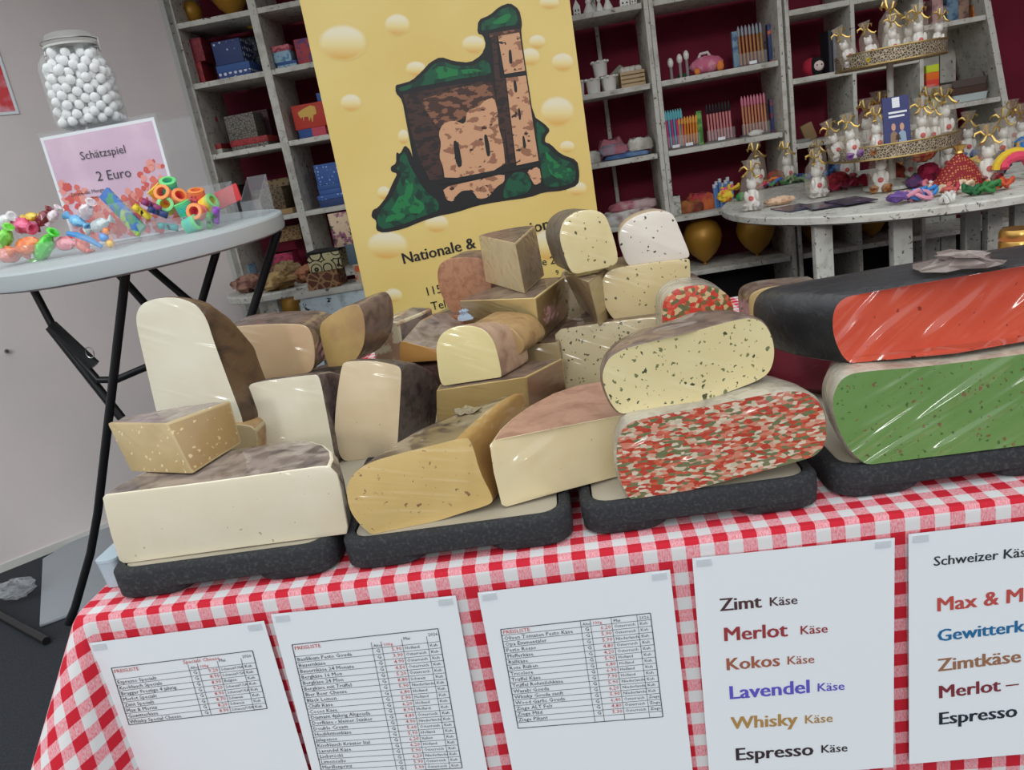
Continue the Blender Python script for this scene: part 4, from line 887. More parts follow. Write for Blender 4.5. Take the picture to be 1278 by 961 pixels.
for lb, p, y, rt, mi in (('mint plastic toy spring at the top of the heap in the toy bin', (748, 185), 1.36, (.5, .3), 1), ('yellow and pink toy spring left of the mint top spring', (700, 215), 1.37, (.3, -.5), 0), ('pink plastic toy spring left of the yellow springs', (728, 222), 1.34, (1.1, .2), 3),
     ('yellow toy spring lying in the middle of the toy bin heap', (735, 275), 1.33, (1.0, .8), 2), ('pink toy spring lying right of the middle yellow spring', (790, 240), 1.35, (.6, 1.0), 3), ('mint toy spring standing in the middle of the toy bin', (818, 285), 1.32, (.2, -.2), 1),
     ('pink toy spring with open end facing the front of the bin', (872, 300), 1.30, (1.4, 0), 3), ('mint and yellow toy spring lying at the bottom front of the bin', (852, 355), 1.29, (.1, 1.3), 1), ('pink smiling toy spring at the upper right of the bin', (873, 230), 1.35, (.3, .2), 3), ('orange and green toy spring at the right of the bin', (925, 262), 1.34, (.2, 1.2), 2)):
    s_ = spring(lb, spq(p), y, rt, mi)
    if 'smiling' in lb:
        fm = MB(); 
        for dx in (-.005, .005): fm.ball((dx, -.0215, .005), .002, 6)
        fm.tube([(.008*math.cos(a), -.0218+.002*abs(math.cos(a)), -.002+.006*math.sin(a)) for a in [math.pi+math.pi*j/8 for j in range(9)]], .0009, 5)
        fm.build('smiley_face', m_ink, s_, (0, 0, 0))
# bubble wands / long packs in the right bin
o = MB().box((0, 0, 0), (.036, .012, .15)).build('toy_pack', M('green_pack', (70, 150, 110), .25, coat=.5, noise=[((40, 110, 190), 30, .45, .5), ((170, 210, 90), 22, .55, .6)]), None, (0, 0, 0), bevel=.002); o.location = P(spq((545, 300)), 1.30); o.rotation_euler = (R(-14), R(-38), 0); tag(o, 'long green and blue toy pack leaning out of the toy bin', 'toy')
for lb, p, rot, c in (('yellow and black toy figure strip in the toy bin', (628, 300), (.3, -.6, 0), (236, 210, 60)), ('dark blue toy strip in the toy bin', (700, 300), (.2, -1.0, 0), (50, 66, 120)), ('purple toy strip behind the blue one in the toy bin', (672, 270), (.2, -.9, 0), (150, 60, 110)), ('teal patterned toy pack at the bottom of the toy bin', (745, 365), (.3, -1.2, 0), (60, 150, 150)), ('green round toy at the right of the toy bin', (930, 340), (.5, .5, 0), (60, 150, 60)), ('purple flower toy at the right end of the toy bin', (958, 315), (.5, .5, 0), (150, 80, 190))):
    mb = MB(); mb.box((0, 0, 0), (.016, .008, .05)); mb.ball((0, -.004, .016), .009, 8); mb.ball((0, -.004, -.014), (.008, .005, .012), 8)
    o = mb.build('toy', M('toy_'+lb[:8], c, .35, noise=((30, 30, 34), 60, .55, .6)), None, (0, 0, 0), bevel=0); o.location = P(spq(p), 1.29); o.rotation_euler = rot; tag(o, lb, 'toy')
# wrapped sweets in the left bin
swt = [((20, 345), (226, 226, 230), 'white twisted sweet bag at the left end of the sweets bin', .03), ((95, 360), (224, 90, 130), 'pink wrapped sweet on top of the sweets bin', .036), ((140, 322), (230, 190, 60), 'yellow wrapped sweet on top of the sweets bin', .02), ((190, 330), (120, 40, 50), 'dark red wrapped sweet on top of the sweets bin', .026), ((235, 318), (220, 200, 206), 'pale twisted wrapper end at the top of the sweets bin', .022),
       ((25, 415), (120, 210, 70), 'lime green sweet low at the left of the sweets bin', .03), ((125, 450), (240, 120, 60), 'orange wrapped sweet in the middle of the sweets bin', .036), ((195, 460), (70, 200, 50), 'bright green long sweet in the sweets bin', .034), ((40, 490), (240, 150, 140), 'salmon pink sweet at the bottom left of the sweets bin', .034),
       ((290, 440), (226, 130, 140), 'rosy wrapped sweet near the right end of the sweets bin', .03), ((365, 450), (240, 110, 90), 'orange red sweet beside the blue bracelet', .028), ((340, 340), (110, 180, 230), 'light blue foil sweet at the back of the sweets bin', .026), ((380, 300), (216, 204, 210), 'clear crumpled sweet wrapper behind the sweets bin', .03), ((440, 360), (190, 200, 200), 'pale crumpled sweet wrapper at the right end of the sweets bin', .028),
       ((460, 412), (40, 130, 230), 'blue round bead at the right end of the sweets bin', .012), ((487, 440), (240, 170, 40), 'orange round bead at the right end of the sweets bin', .011), ((470, 385), (220, 120, 60), 'small brownish bead above the blue bead', .010)]
for i, (p, c, lb, s_) in enumerate(swt):
    y = 1.22 if p[1] > 380 else 1.26; q = P(spq(p), y); s_ *= .98
    mb = MB(); isb = 'bead' in lb
    if isb: mb.ball((0, 0, 0), s_, 14)
    else:
        ln_ = 1.9 if 'long' in lb else 1.2
        mb.ball((0, 0, 0), (s_*ln_*.75, s_*.6, s_*.62), 12, lump=.1, seed=i)
        for k in (-1, 1): mb.lathe([(s_*.12, 0), (s_*.5, s_*.55), (s_*.3, s_*.6), (.001, s_*.1)], (k*s_*ln_*.7, 0, 0), 9, m3=Matrix.Rotation(k*math.pi/2, 3, 'Y'))
    q.z = max(q.z, bz(y)+.004+s_*(.3 if isb else .75))
    o = mb.build('bead' if isb else 'wrapped_sweet', M('sweet_%d' % i, c, .25, coat=.6, noise=((min(255, c[0]+40), min(255, c[1]+40), min(255, c[2]+40)), 50, .5, .6)), None, (0, 0, 0), smooth=60 if isb else 25); o.location = q; o.rotation_euler = (0, random.uniform(-.8, .8), random.uniform(-.6, .6)) if not isb else (0, 0, 0); tag(o, lb, 'bead' if isb else 'sweet')
bp0 = [P(spq(p), 1.19) for p in ((298, 395), (340, 402), (400, 425), (450, 455))]
o = MB().tube(bp0, [.006, .008, .008, .005], 8).build('toy_bracelet', M('blue_toy', (80, 150, 210), .35), None, bp0[0]); tag(o, 'blue curved toy band against the front of the sweets bin', 'toy')
# pale plastic tub at the table's left end
tp = ony((137, 690), .17); tp.z = TZ+.001
t = thing('plastic_tub', 'small pale blue plastic tub at the left end of the stall table', 'tub', (-.597, .10, TZ+.001))
MB().loft([ring(rrect(-.609+i, -.582-i, .06+i, .14-i, .008), TZ+.001+z) for z, i in ((0, .002), (.034, 0), (.034, .002), (.004, .004))], 0, 0, 0).build('tub_body', M('pale_blue_plastic', (196, 214, 224), .3, alpha=.8), t, t.location)
MB().loft([ring(rrect(-.6095, -.5815, .059, .141, .009), TZ+.001+z) for z in (.0345, .038)], 0, 0, 0).build('tub_lid', M('pale_blue_plastic', (196, 214, 224), .3, alpha=.8), t, t.location)
# ---------------------------------------------------------------- distressed shelves along the back wall
FY, DP = 2.6, .3
def shelf_unit(label, x0, x1, posts, bays, ztop=2.05, zbot=.56, pw=.034, mat=m_dist):
    o = Vector(((x0+x1)/2, FY+DP/2, 0)); t = thing('shelf_unit', label, 'shelf', o, 0, 'distressed shelf units')
    for x in posts:
        MB().box((x, FY+DP/2, ztop/2), (pw, DP, ztop)).build('side_panel', mat, t, o, bevel=.002)
    for xa, xb, zs in bays:
        for z in zs: MB().box(((xa+xb)/2, FY+DP/2, z-.004), (xb-xa, DP-.004, .021)).build('shelf_board', mat, t, o, bevel=.002)
    return t
ZL = [1.887, 1.655, 1.372, 1.08, .80, .56]
shelf_unit('white worn shelf unit full of gift boxes, left of the banner', -1.42, -.29, (-1.40, -1.064, -.71, -.31), ((-1.383, -1.081, ZL), (-1.047, -.727, ZL), (-.693, -.327, ZL)))
ZR = [1.646, 1.346, 1.071, .80, .56]
shelf_unit('white worn shelf unit right of the banner, with mugs and folded scarves', -.2, .492, (-.18, .483), ((-.163, .466, ZR),), pw=.018)
shelf_unit('white worn shelf unit with pen displays in the middle of the back wall', .494, 1.01, (.5025, .994), ((.512, .977, ZR),), pw=.018)
ZC = [1.52, 1.266, 1.013, .80, .56]
shelf_unit('white worn shelf unit behind the tiered stand, with ladybird plush', 1.012, 1.54, (1.021, 1.27, 1.53), ((1.03, 1.262, ZC), (1.278, 1.521, ZC)), pw=.016)
# slanted end unit
o = Vector((1.71, FY+DP/2, 0)); t = thing('shelf_unit', 'white shelf unit with slanted right side at the far right of the back wall', 'shelf', o, 0, 'distressed shelf units')
sl_ = lambda z: 1.778 + (1.434-z)*.19
MB().loft([[Vector((sl_(z)-.012, FY, z)), Vector((sl_(z)+.012, FY, z)), Vector((sl_(z)+.012, FY+DP, z)), Vector((sl_(z)-.012, FY+DP, z))] for z in (0, 1.75)], 0, 0, 0).build('side_panel', m_dist, t, o)
for z in (1.378, 1.066, .56):
    MB().box(((1.541+sl_(z)-.014)/2, FY+DP/2, z-.004), (sl_(z)-.014-1.541, DP-.004, .018)).build('shelf_board', m_dist, t, o)
for xa, xb in ((1.545, 1.635), (1.64, 1.73), (1.735, 1.80)):
    MB().box(((xa+xb)/2, FY+DP-.012, .87), (xb-xa, .012, 1.0)).build('back_board', m_dist, t, o)
for nm, x in (('white batten on the wall behind the mugs', .31),):
    MB().box((x, 2.945, 1.2), (.016, .02, 1.3)).build('wall_batten', m_dist, None, (x, 2.945, .55))
tag(bpy.data.objects['wall_batten'], 'thin white batten on the crimson wall behind the mug shelf', 'batten')

c3 = lambda x, y: (200+x*.2113, y*.2113)
c4_ = lambda x, y: (230+x*.2394, 180+y*.2394)
c6 = lambda x, y: (700+x*.2602, y*.2602)
c7 = lambda x, y: (960+x*.2488, y*.2488)
c8 = lambda x, y: (860+x*.3271, 130+y*.3271)
def gb(label, pl, pr, pt, z, y, dp, mat, lid=None, lf=.28, grp='gift boxes on the left shelf', name='gift_box', cat='box', rz=0):
    a, b, c = ony(pl, y), ony(pr, y), ony(pt, y); xa, xb = min(a.x, b.x), max(a.x, b.x); h = max(.02, c.z-a.z)
    if y > 2.6: 
        for l_, r_ in ((-1.382, -1.082), (-1.046, -.728), (-.163, .465), (.512, .976), (1.03, 1.26)):
            if l_ <= (xa+xb)/2 <= r_: xa, xb = max(xa, l_+.001), min(xb, r_-.001)
        h = min(h, .25)
    w = xb-xa; cx = (xa+xb)/2
    t = thing(name, label, cat, (cx, y+dp/2, z), rz, grp)
    hb = h*(1-lf) if lid else h
    q = (cx, y+dp/2, z)
    mb = MB().box((0, 0, hb/2), (w*(.97 if lid else 1), dp*(.97 if lid else 1), hb)); mb.build('box_body', mat, t, bevel=.002)
    MB().box((0, 0, h-h*lf/2) if lid else (0, 0, h-.006), (w, dp, h*lf) if lid else (w*1.005, dp*1.005, .012)).build('box_lid', lid or mat, t, bevel=.002)
    return z+h+.0005
navy = M('navy_dots', (48, 72, 132), .6, pattern=('dots', (206, 214, 230), 45)); blue = M('blue_card', (52, 88, 150), .6); bluef = M('blue_floral', (58, 92, 160), .6, pattern=('dots', (150, 180, 224), 70))
redb = M('red_card', (160, 44, 48), .6, noise=((128, 30, 40), 60, .5, .6)); redd = M('red_floral', (150, 44, 56), .6, pattern=('floral', (120, 30, 44), 60)); dkp = M('dark_pattern', (62, 58, 54), .6, pattern=('floral', (120, 116, 106), 90)); dk = M('dark_card', (52, 44, 44), .7)
brp = M('brown_pattern', (120, 98, 70), .6, pattern=('floral', (70, 58, 44), 70)); tan = M('tan_card', (168, 136, 96), .7); pk = M('pink_card', (206, 110, 120), .6, noise=((150, 60, 80), 70, .5, .6)); whp = M('white_pattern', (196, 196, 186), .6, noise=((140, 150, 140), 80, .5, .6))
lbf = M('light_blue_floral', (150, 186, 206), .6, noise=((90, 130, 170), 70, .5, .6)); brightred = M('bright_red_card', (206, 50, 48), .55)
S2, S3, S4, S1 = 1.655+.0075, 1.372+.0075, 1.08+.0075, 1.887+.0075
S5 = .80+.0075
# second shelf, left bay
z = gb('dark red gift box, lower of the pair at the left of the second shelf', c3(130, 490), c3(268, 480), c3(120, 350), S2, 2.68, .13, redb)
gb('red patterned gift box, upper of the pair at the left end of the second shelf', c3(118, 345), c3(262, 330), c3(92, 205), z, 2.68, .13, redd)
z = gb('blue gift box with solid blue lid, lower one on the second shelf', c3(345, 465), c3(540, 430), c3(328, 378), S2, 2.66, .14, navy, blue, .5)
gb('navy and white star patterned gift box, upper one on the second shelf', c3(330, 380), c3(500, 370), c3(300, 240), z, 2.66, .13, M('navy_big', (44, 62, 112), .6, pattern=('dots', (214, 220, 232), 38)))
gb('tall dark patterned gift box at the back of the second shelf', c3(400, 420), c3(600, 420), c3(360, 165), S2, 2.81, .07, M('navy_dark', (40, 48, 66), .6, pattern=('floral', (104, 112, 120), 60)))
# second shelf, right bay
z = gb('blue gift box with pale lid rim, lower one beside the banner', c3(688, 390), c3(805, 372), c3(676, 350), S2, 2.66, .12, lbf, blue, .4)
gb('light blue gift box with rosy lid, upper one beside the banner', c3(670, 355), c3(776, 345), c3(655, 255), z, 2.66, .11, lbf, pk, .35)
gb('red flowery gift box touching the banner edge on the second shelf', c3(815, 370), c3(960, 350), c3(780, 210), S2, 2.68, .12, M('red_flowery', (170, 60, 66), .6, noise=((96, 60, 110), 40, .5, .6)))
# third shelf, left bay
z = gb('white gift box with red lid rim at the left of the third shelf', c3(275, 905), c3(368, 890), c3(262, 845), S3, 2.66, .12, whp, redb, .5)
gb('pale green gift box on the white one at the left of the third shelf', c3(262, 835), c3(318, 825), c3(225, 705), z, 2.67, .11, whp)
z = gb('dark patterned gift box with red lid, under the black patterned box', c3(420, 880), c3(640, 840), c3(400, 820), S3, 2.65, .14, dkp, redb, .6)
gb('black and white patterned gift box in the middle of the third shelf', c3(405, 815), c3(575, 790), c3(370, 670), z, 2.66, .12, dkp)
gb('tall dark red gift box behind the black patterned one', c3(440, 820), c3(660, 780), c3(420, 590), S3, 2.82, .07, M('dark_red_tall', (86, 34, 42), .6, pattern=('floral', (60, 26, 34), 50)))
gb('small red gift box in the shadow of the third shelf', c3(318, 800), c3(380, 790), c3(312, 740), S3, 2.78, .06, redb)
# third shelf, right bay
z = gb('flat blue and red gift box under the bison box', c3(825, 820), c3(985, 800), c3(818, 765), S3, 2.66, .12, M('blue_red', (44, 76, 140), .6, pattern=('check', (196, 70, 90), 14)))
a_ = gb('red gift box with a golden bison picture beside the banner', c3(798, 755), c3(985, 735), c3(780, 610), z, 2.66, .12, M('bison_red', (190, 56, 40), .6))
bison = [o for o in COL.objects if o.get('label', '').startswith('red gift box with a golden bison')][0]
bs = MB(); pts = [(825, 655), (850, 640), (885, 622), (912, 628), (920, 650), (922, 672), (905, 680), (902, 718), (896, 718), (890, 690), (880, 718), (874, 690), (850, 690), (848, 718), (840, 690), (832, 700), (822, 690), (812, 668)]
bs.poly([ony(c3(*p), 2.6585) for p in pts]); o = bs.build('bison_print', M('gold_print', (216, 170, 70), .4), bison, bison.location, smooth=0, fix=False)
gb('small blue gift box peeping out by the banner on the third shelf', c3(925, 580), c3(985, 570), c3(915, 530), a_, 2.67, .08, blue)
# fourth shelf
gb('dark patterned gift box at the left of the fourth shelf', c4_(190, 340), c4_(300, 330), c4_(160, 150), S4, 2.70, .12, dk)
z = gb('flat tan gift box under the brown patterned box', c4_(375, 345), c4_(560, 320), c4_(365, 318), S4, 2.65, .14, tan)
gb('brown patterned gift box in the middle of the fourth shelf', c4_(368, 312), c4_(525, 298), c4_(342, 195), z, 2.66, .12, brp)
gb('tan dotted gift box behind the brown patterned box', c4_(440, 300), c4_(570, 290), c4_(395, 120), S4, 2.80, .08, M('tan_dots', (140, 116, 80), .6, pattern=('dots', (84, 66, 50), 40)))
z = gb('dark blue gift box, lowest of the blue stack by the banner', c4_(705, 330), c4_(850, 300), c4_(690, 268), S4, 2.66, .13, M('navy2', (40, 60, 110), .6), bluef, .4)
z = gb('blue gift box with plain blue lid, middle of the blue stack by the banner', c4_(700, 255), c4_(820, 245), c4_(690, 205), z, 2.66, .13, bluef, blue, .5)
gb('light blue flowery gift box, topmost of the blue stack by the banner', c4_(690, 195), c4_(820, 180), c4_(660, 90), z, 2.66, .13, bluef)
# fifth shelf (seen past the bar table)
gb('tan patterned gift box on the lowest visible left shelf', c4_(470, 500), c4_(610, 480), c4_(455, 425), S5+.16, 2.74, .1, M('tan_floral', (166, 136, 92), .6, pattern=('floral', (120, 90, 60), 60)))
gb('crimson gift box behind the cloth heap', c4_(425, 590), c4_(560, 570), c4_(415, 515), S5+.05, 2.7, .1, M('crimson_box', (166, 40, 78), .6, noise=((110, 24, 50), 70, .5, .6)))
gb('pale blue gift box beside the bar table leg', c4_(285, 650), c4_(335, 640), c4_(262, 545), S5, 2.66, .09, lbf)
# small bits on left shelves
t = thing('yellow_bow', 'small yellow bow on the dark box at the right of the second shelf', 'bow', ony(c3(525, 150), 2.78)); MB().ball(t.location, (.018, .01, .012), 9, lump=.25).build('bow_loop', M('yellow_bow', (214, 180, 50), .5), t, t.location)
t.location.y = 2.80
t = thing('patterned_bauble', 'small purple and red bauble at the left of the third shelf', 'bauble', ony(c3(265, 650), 2.72)); MB().ball((0, 0, 0), .03, 14).build('bauble_ball', M('bauble', (110, 70, 110), .4, noise=((190, 70, 60), 30, .45, .5)), t, (0, 0, 0))
t.location.z = S3+.118+.03; t.location.y = 2.75
# gold balloons
def balloon(label, p, y, rad, up=1):
    c = ony(p, y); c.z = (1.887 if c.z > 1.6 else .56)+.008+1.36*rad; t = thing('gold_balloon', label, 'balloon', c, random.uniform(0, 6), 'gold balloons'); r = rad
    prof = [(.001, -1.18), (.12, -1.16), (.3, -1.02), (.62, -.75), (.88, -.35), (.98, .0), (.95, .35), (.78, .68), (.5, .9), (.22, 1.0), (.001, 1.03)]
    MB().lathe([(a*r, b*r*up) for a, b in prof], (0, 0, 0), 28).build('balloon_skin', m_gold, t, smooth=80)
    MB().lathe([(.001, -1.17*r*up), (.05*r, -1.17*r*up), (.12*r, -1.28*r*up), (.001, -1.26*r*up)], (0, 0, 0), 10).build('knot', m_gold, t)
for lb, p, y, r_ in (('blurred gold balloon at the left of the top shelf', c3(175, 40), 2.76, .045), ('large gold balloon in the middle of the top shelf, cut by the top edge', c3(400, -55), 2.74, .085), ('gold balloon on the lowest shelf, right of the white speckled cheese', (877, 296), 2.72, .085), ('gold balloon on the lowest shelf under the left end of the round table', (943, 292), 2.72, .083),
     ('gold balloon half hidden behind the round table leg', (1019, 292), 2.72, .06), ('gold balloon between the two front legs of the round table', (1088, 288), 2.72, .06), ('gold balloon low behind the bar table leg', (338, 385), 2.75, .055), ('gold balloon left of the pale blue bench leg', (370, 378), 2.72, .075)):
    balloon(lb, p, y, r_, 1.05)

# little side table and bench with cloth heap and fancy boxes
t = thing('round_side_table', 'small round worn white table with a heap of cloth, behind the bar table', 'table', (-1.13, 2.36, 0)); o = t.location
MB().lathe([(.001, .79), (.22, .79), (.225, .795), (.225, .815), (.22, .82), (.001, .82)], (-1.13, 2.36, 0), 48).build('tabletop', m_dist, t, o)
for k in range(3): MB().box((-1.13+.15*math.cos(k*2.1+.5), 2.36+.15*math.sin(k*2.1+.5), .395), (.04, .04, .789)).build('leg', m_dist, t, o)
t = thing('worn_bench', 'pale blue distressed bench carrying fancy boxes, beside the banner', 'bench', (-.68, 2.04, 0)); o = t.location
MB().box((-.68, 2.04, .815), (.56, .17, .022)).build('bench_top', m_dist, t, o, bevel=.003)
MB().box((-.68, 1.97, .768), (.52, .02, .07)).build('apron', m_dist2, t, o, bevel=.002)
for x in (-.93, -.43): 
    for y in (1.985, 2.1): MB().box((x, y, .395), (.04, .03, .789)).build('leg', m_dist2, t, o)
zt_ = .8265
z = gb('brown flower patterned box under the black and cream box', c4_(640, 730), c4_(805, 700), c4_(625, 640), zt_, 1.97, .11, M('brown_floral', (170, 130, 90), .6, pattern=('floral', (104, 62, 48), 34)), grp='fancy boxes on the bench')
z1 = gb('black and cream swirl patterned box on the bench', c4_(640, 615), c4_(815, 595), c4_(618, 510), z, 1.965, .12, M('swirl', (30, 28, 26), .5, pattern=('rings', (206, 196, 150), 22)), M('black_lid', (34, 32, 32), .5), .12, grp='fancy boxes on the bench')
gb('pink and cream flower patterned box, topmost beside the banner', c4_(770, 475), c4_(870, 465), c4_(745, 295), z1, 1.98, .08, M('pinkfloral', (214, 190, 160), .6, noise=[((150, 90, 120), 40, .5, .56), ((60, 70, 50), 50, .6, .64)]), grp='fancy boxes on the bench')
z = gb('small picture box with orange print at the banner edge', c4_(890, 690), c4_(960, 680), c4_(880, 590), zt_, 1.97, .06, M('picture_box', (196, 180, 160), .6, noise=((214, 100, 60), 40, .5, .56)), grp='fancy boxes on the bench')
gb('grey blue box on the picture box at the banner edge', c4_(850, 585), c4_(930, 575), c4_(830, 480), z, 1.975, .07, M('greyblue', (96, 116, 128), .6), grp='fancy boxes on the bench')
for i, (x, y, r_, c, lb) in enumerate(((-1.24, 2.31, .075, (168, 128, 110), 'brownish pink folded cloth at the left of the cloth heap'), (-1.10, 2.22, .07, (190, 160, 110), 'tan folded cloth at the front of the cloth heap'), (-1.0, 2.33, .07, (176, 120, 90), 'rusty brown folded cloth at the right of the cloth heap'), (-1.13, 2.43, .07, (160, 134, 96), 'olive brown cloth at the back of the cloth heap'))):
    o = MB().ball((x, y, .822+.03), (r_, r_*.8, .034 if i < 3 else .05), 20, lump=.22, seed=i).build('folded_cloth', M('cloth_%d' % i, c, .9, noise=((c[0]-60, c[1]-60, c[2]-50), 20, .45, .6), bump=(40, 1)), None, (x, y, .822), smooth=30); tag(o, lb, 'cloth', 'cloth heap on the side table')

# ---- right shelves
R2, R3_, R4, R1 = 1.346+.0075, 1.071+.0075, .80+.0075, 1.646+.0075
m_porc = M('white_porcelain', (232, 230, 224), .3, coat=.3)
def house(label, pl, pr, pt, kind):
    a, b, c = ony(pl, 2.68), ony(pr, 2.68), ony(pt, 2.68); w = b.x-a.x; h = c.z-a.z
    t = thing('ceramic_house', label, 'ornament', ((a.x+b.x)/2, 2.70, R1), 0, 'white ornaments on the top shelf'); mb = MB()
    if kind: 
        mb.loft([[Vector((x, y, z)) for x, z in ((-w/2, 0), (w/2, 0), (w/2, h*.6), (0, h), (-w/2, h*.6))] for y in (-.02, .02)], 0, 0, 0); hw = mb.build('house_wall', m_porc, t)
        wn = MB()
        for x in (-.22, .22):
            for zz in (.15, .38): wn.box((x*w, -.0205, h*zz), (w*.16, .002, h*.12))
        wn.build('window_hole', M('dark_hole', (40, 36, 34), .8), hw)
    else:
        mb.lathe([(.001, 0), (w*.5, 0), (w*.5, h*.25), (w*.3, h*.5), (w*.2, h*.62), (.001, h*.64)], (0, 0, 0), 16); mb.build('figure_body', m_porc, t); MB().ball((0, 0, h*.74), w*.28, 12).build('figure_head', m_porc, t)
house('white ceramic house at the left of the top shelf by the banner', c6(62, 65), c6(95, 60), c6(50, -20), 1)
house('white ceramic angel figure right of the ceramic house', c6(110, 58), c6(165, 45), c6(105, -35), 0)
house('white ceramic figure in the middle of the ornament row', c6(170, 48), c6(205, 40), c6(165, -40), 0)
house('broad white ceramic figure right of the middle figure', c6(205, 40), c6(252, 30), c6(200, -50), 0)
house('white ceramic twin house on the top shelf', c6(285, 25), c6(330, 20), c6(282, -45), 1)
house('narrow white ceramic house at the post end of the ornament row', c6(335, 18), c6(365, 12), c6(332, -50), 1)
def mug(label, pc, z):
    a = ony(pc, 2.68); t = thing('white_mug', label, 'mug', (a.x, 2.70, z), 0, 'white mugs')
    MB().lathe([(.001, 0), (.024, 0), (.026, .004), (.031, .058), (.033, .06), (.03, .06), (.025, .008), (.001, .006)], (0, 0, 0), 24).build('mug_cup', m_porc, t)
    fr = MB()
    for k in range(7): fr.ball((.032*math.cos(k*.9), .032*math.sin(k*.9), .057), (.008, .008, .006), 8)
    fr.build('frill_rim', m_porc, t)
mug('white frilled mug, left one in the front pair', c6(160, 430), R2); mug('white frilled mug, right one in the front pair', c6(237, 415), R2)
t_ = bpy.data.objects['white_mug']; mug('white frilled mug stacked on top of the pair', c6(193, 355), R2+.0625)
mug('white mug half hidden by the banner edge', c6(82, 440), R2)
crt = ony(c6(290, 400), 2.67); cr2 = ony(c6(405, 380), 2.67); t = thing('wooden_crate', 'small slatted wooden crate with white flowers on the mug shelf', 'crate', ((crt.x+cr2.x)/2, 2.73, R2)); w = cr2.x-crt.x; m_crt = M('crate_wood', (186, 160, 124), .7)
for k in range(4): 
    for y in (-.06, .06): MB().box((0, y, .008+k*.016), (w, .006, .012)).build('slat', m_crt, t)
for s_ in (-1, 1): MB().box((s_*(w/2-.004), 0, .032), (.006, .113, .06)).build('end_board', m_crt, t)
MB().box((0, 0, .003), (w-.02, .11, .004)).build('crate_floor', m_crt, t)
for k in range(4):
    fo = MB().ball((0, 0, 0), (.017, .02, .014), 9, lump=.2, seed=k).build('white_flower', M('white_flower', (220, 214, 206), .8), None, smooth=30); fo.location = (t.location.x-w*.32+k*w*.21, 2.73, R2+.0675+.004); tag(fo, 'white fabric flower heaped in the slatted wooden crate', 'flower', 'flowers in the crate')
g1, g2 = ony(c6(215, 340), 2.78), ony(c6(380, 300), 2.78)
o = MB().loft([[Vector((x, y, z)) for x, z in ((-.075, 0), (.075, 0), (.075, .05), (0, .105), (-.075, .05))] for y in (-.03, .03)], 0, 0, 0).build('gable_box', M('greygreen', (140, 142, 124), .7), None); o.location = ((g1.x+g2.x)/2-.01, 2.84, R2+.02); tag(o, 'grey green gable shaped box behind the mugs', 'box'); o.location.z = R2
gb('small tan box behind the wooden crate', c6(322, 300), c6(380, 290), c6(318, 250), R2, 2.84, .05, tan, grp='mug shelf boxes')
def cloth(label, pl, pr, h, z, y, c, c2, seed, dp=.1):
    a, b = ony(pl, y), ony(pr, y); w = b.x-a.x; mb = MB(); rr = random.Random(seed); rings = []
    n = 26
    for zf, sc_ in ((0, .92), (.15, 1), (.45, 1.0), (.75, .94), (1, .7)):
        rings.append([Vector((w/2*sc_*math.copysign(abs(math.cos(t_))**.6, math.cos(t_))*rr.uniform(.93, 1.03), dp/2*sc_*math.copysign(abs(math.sin(t_))**.6, math.sin(t_))*rr.uniform(.93, 1.03), h*zf*(rr.uniform(.85, 1.1) if zf > .4 else 1))) for t_ in [2*math.pi*j/n for j in range(n)]])
    mb.loft(rings, 0, 0, 0); o = mb.build('folded_scarf', M('scarf_'+str(seed), c, .95, noise=(c2, 16, .42, .6), bump=(60, 1.0, (1, 1, 3))), None, smooth=40); o.location = ((a.x+b.x)/2, y+dp/2, z); tag(o, label, 'scarf', 'folded scarves'); return z+h*1.0
z = cloth('blue folded scarf at the bottom of the scarf heap', c6(205, 770), c6(435, 720), .022, R3_, 2.64, (70, 96, 140), (110, 140, 180), 31, .16)
cloth('grey and rose patterned scarf on the left of the scarf heap', c6(190, 740), c6(330, 720), .04, z, 2.65, (150, 150, 164), (176, 110, 124), 32)
cloth('white crinkled scarf on the right of the scarf heap', c6(325, 720), c6(450, 690), .05, z, 2.65, (216, 214, 204), (170, 166, 156), 33)
cloth('dusty pink scarf at the back of the scarf heap', c6(175, 690), c6(310, 650), .085, R3_, 2.79, (186, 116, 128), (150, 90, 104), 34)
cloth('white scarf half hidden behind the banner', c6(120, 770), c6(195, 760), .05, R3_, 2.66, (214, 212, 204), (170, 166, 156), 35)
z = cloth('white folded cloth on the lower shelf right of the banner', (745, 272), (825, 255), .05, R4, 2.66, (206, 204, 198), (150, 120, 124), 36)
cloth('pinkish cloth lying on the lower white cloth', (760, 255), (822, 245), .04, z, 2.68, (170, 96, 108), (196, 170, 170), 37)
gb('small white carton at the right end of the lower cloth shelf', (838, 262), (850, 258), (836, 238), R4, 2.66, .06, whp, grp='lower shelf goods')
cloth('orange brown cloth heap at the left of the pen unit lower shelf', (848, 258), (880, 250), .05, R4, 2.66, (176, 110, 60), (120, 60, 50), 38)
cloth('crimson and orange packs heaped in the middle of the lower pen shelf', c6(605, 935), c6(745, 900), .07, R4+.0, 2.68, (176, 60, 70), (206, 110, 60), 39)

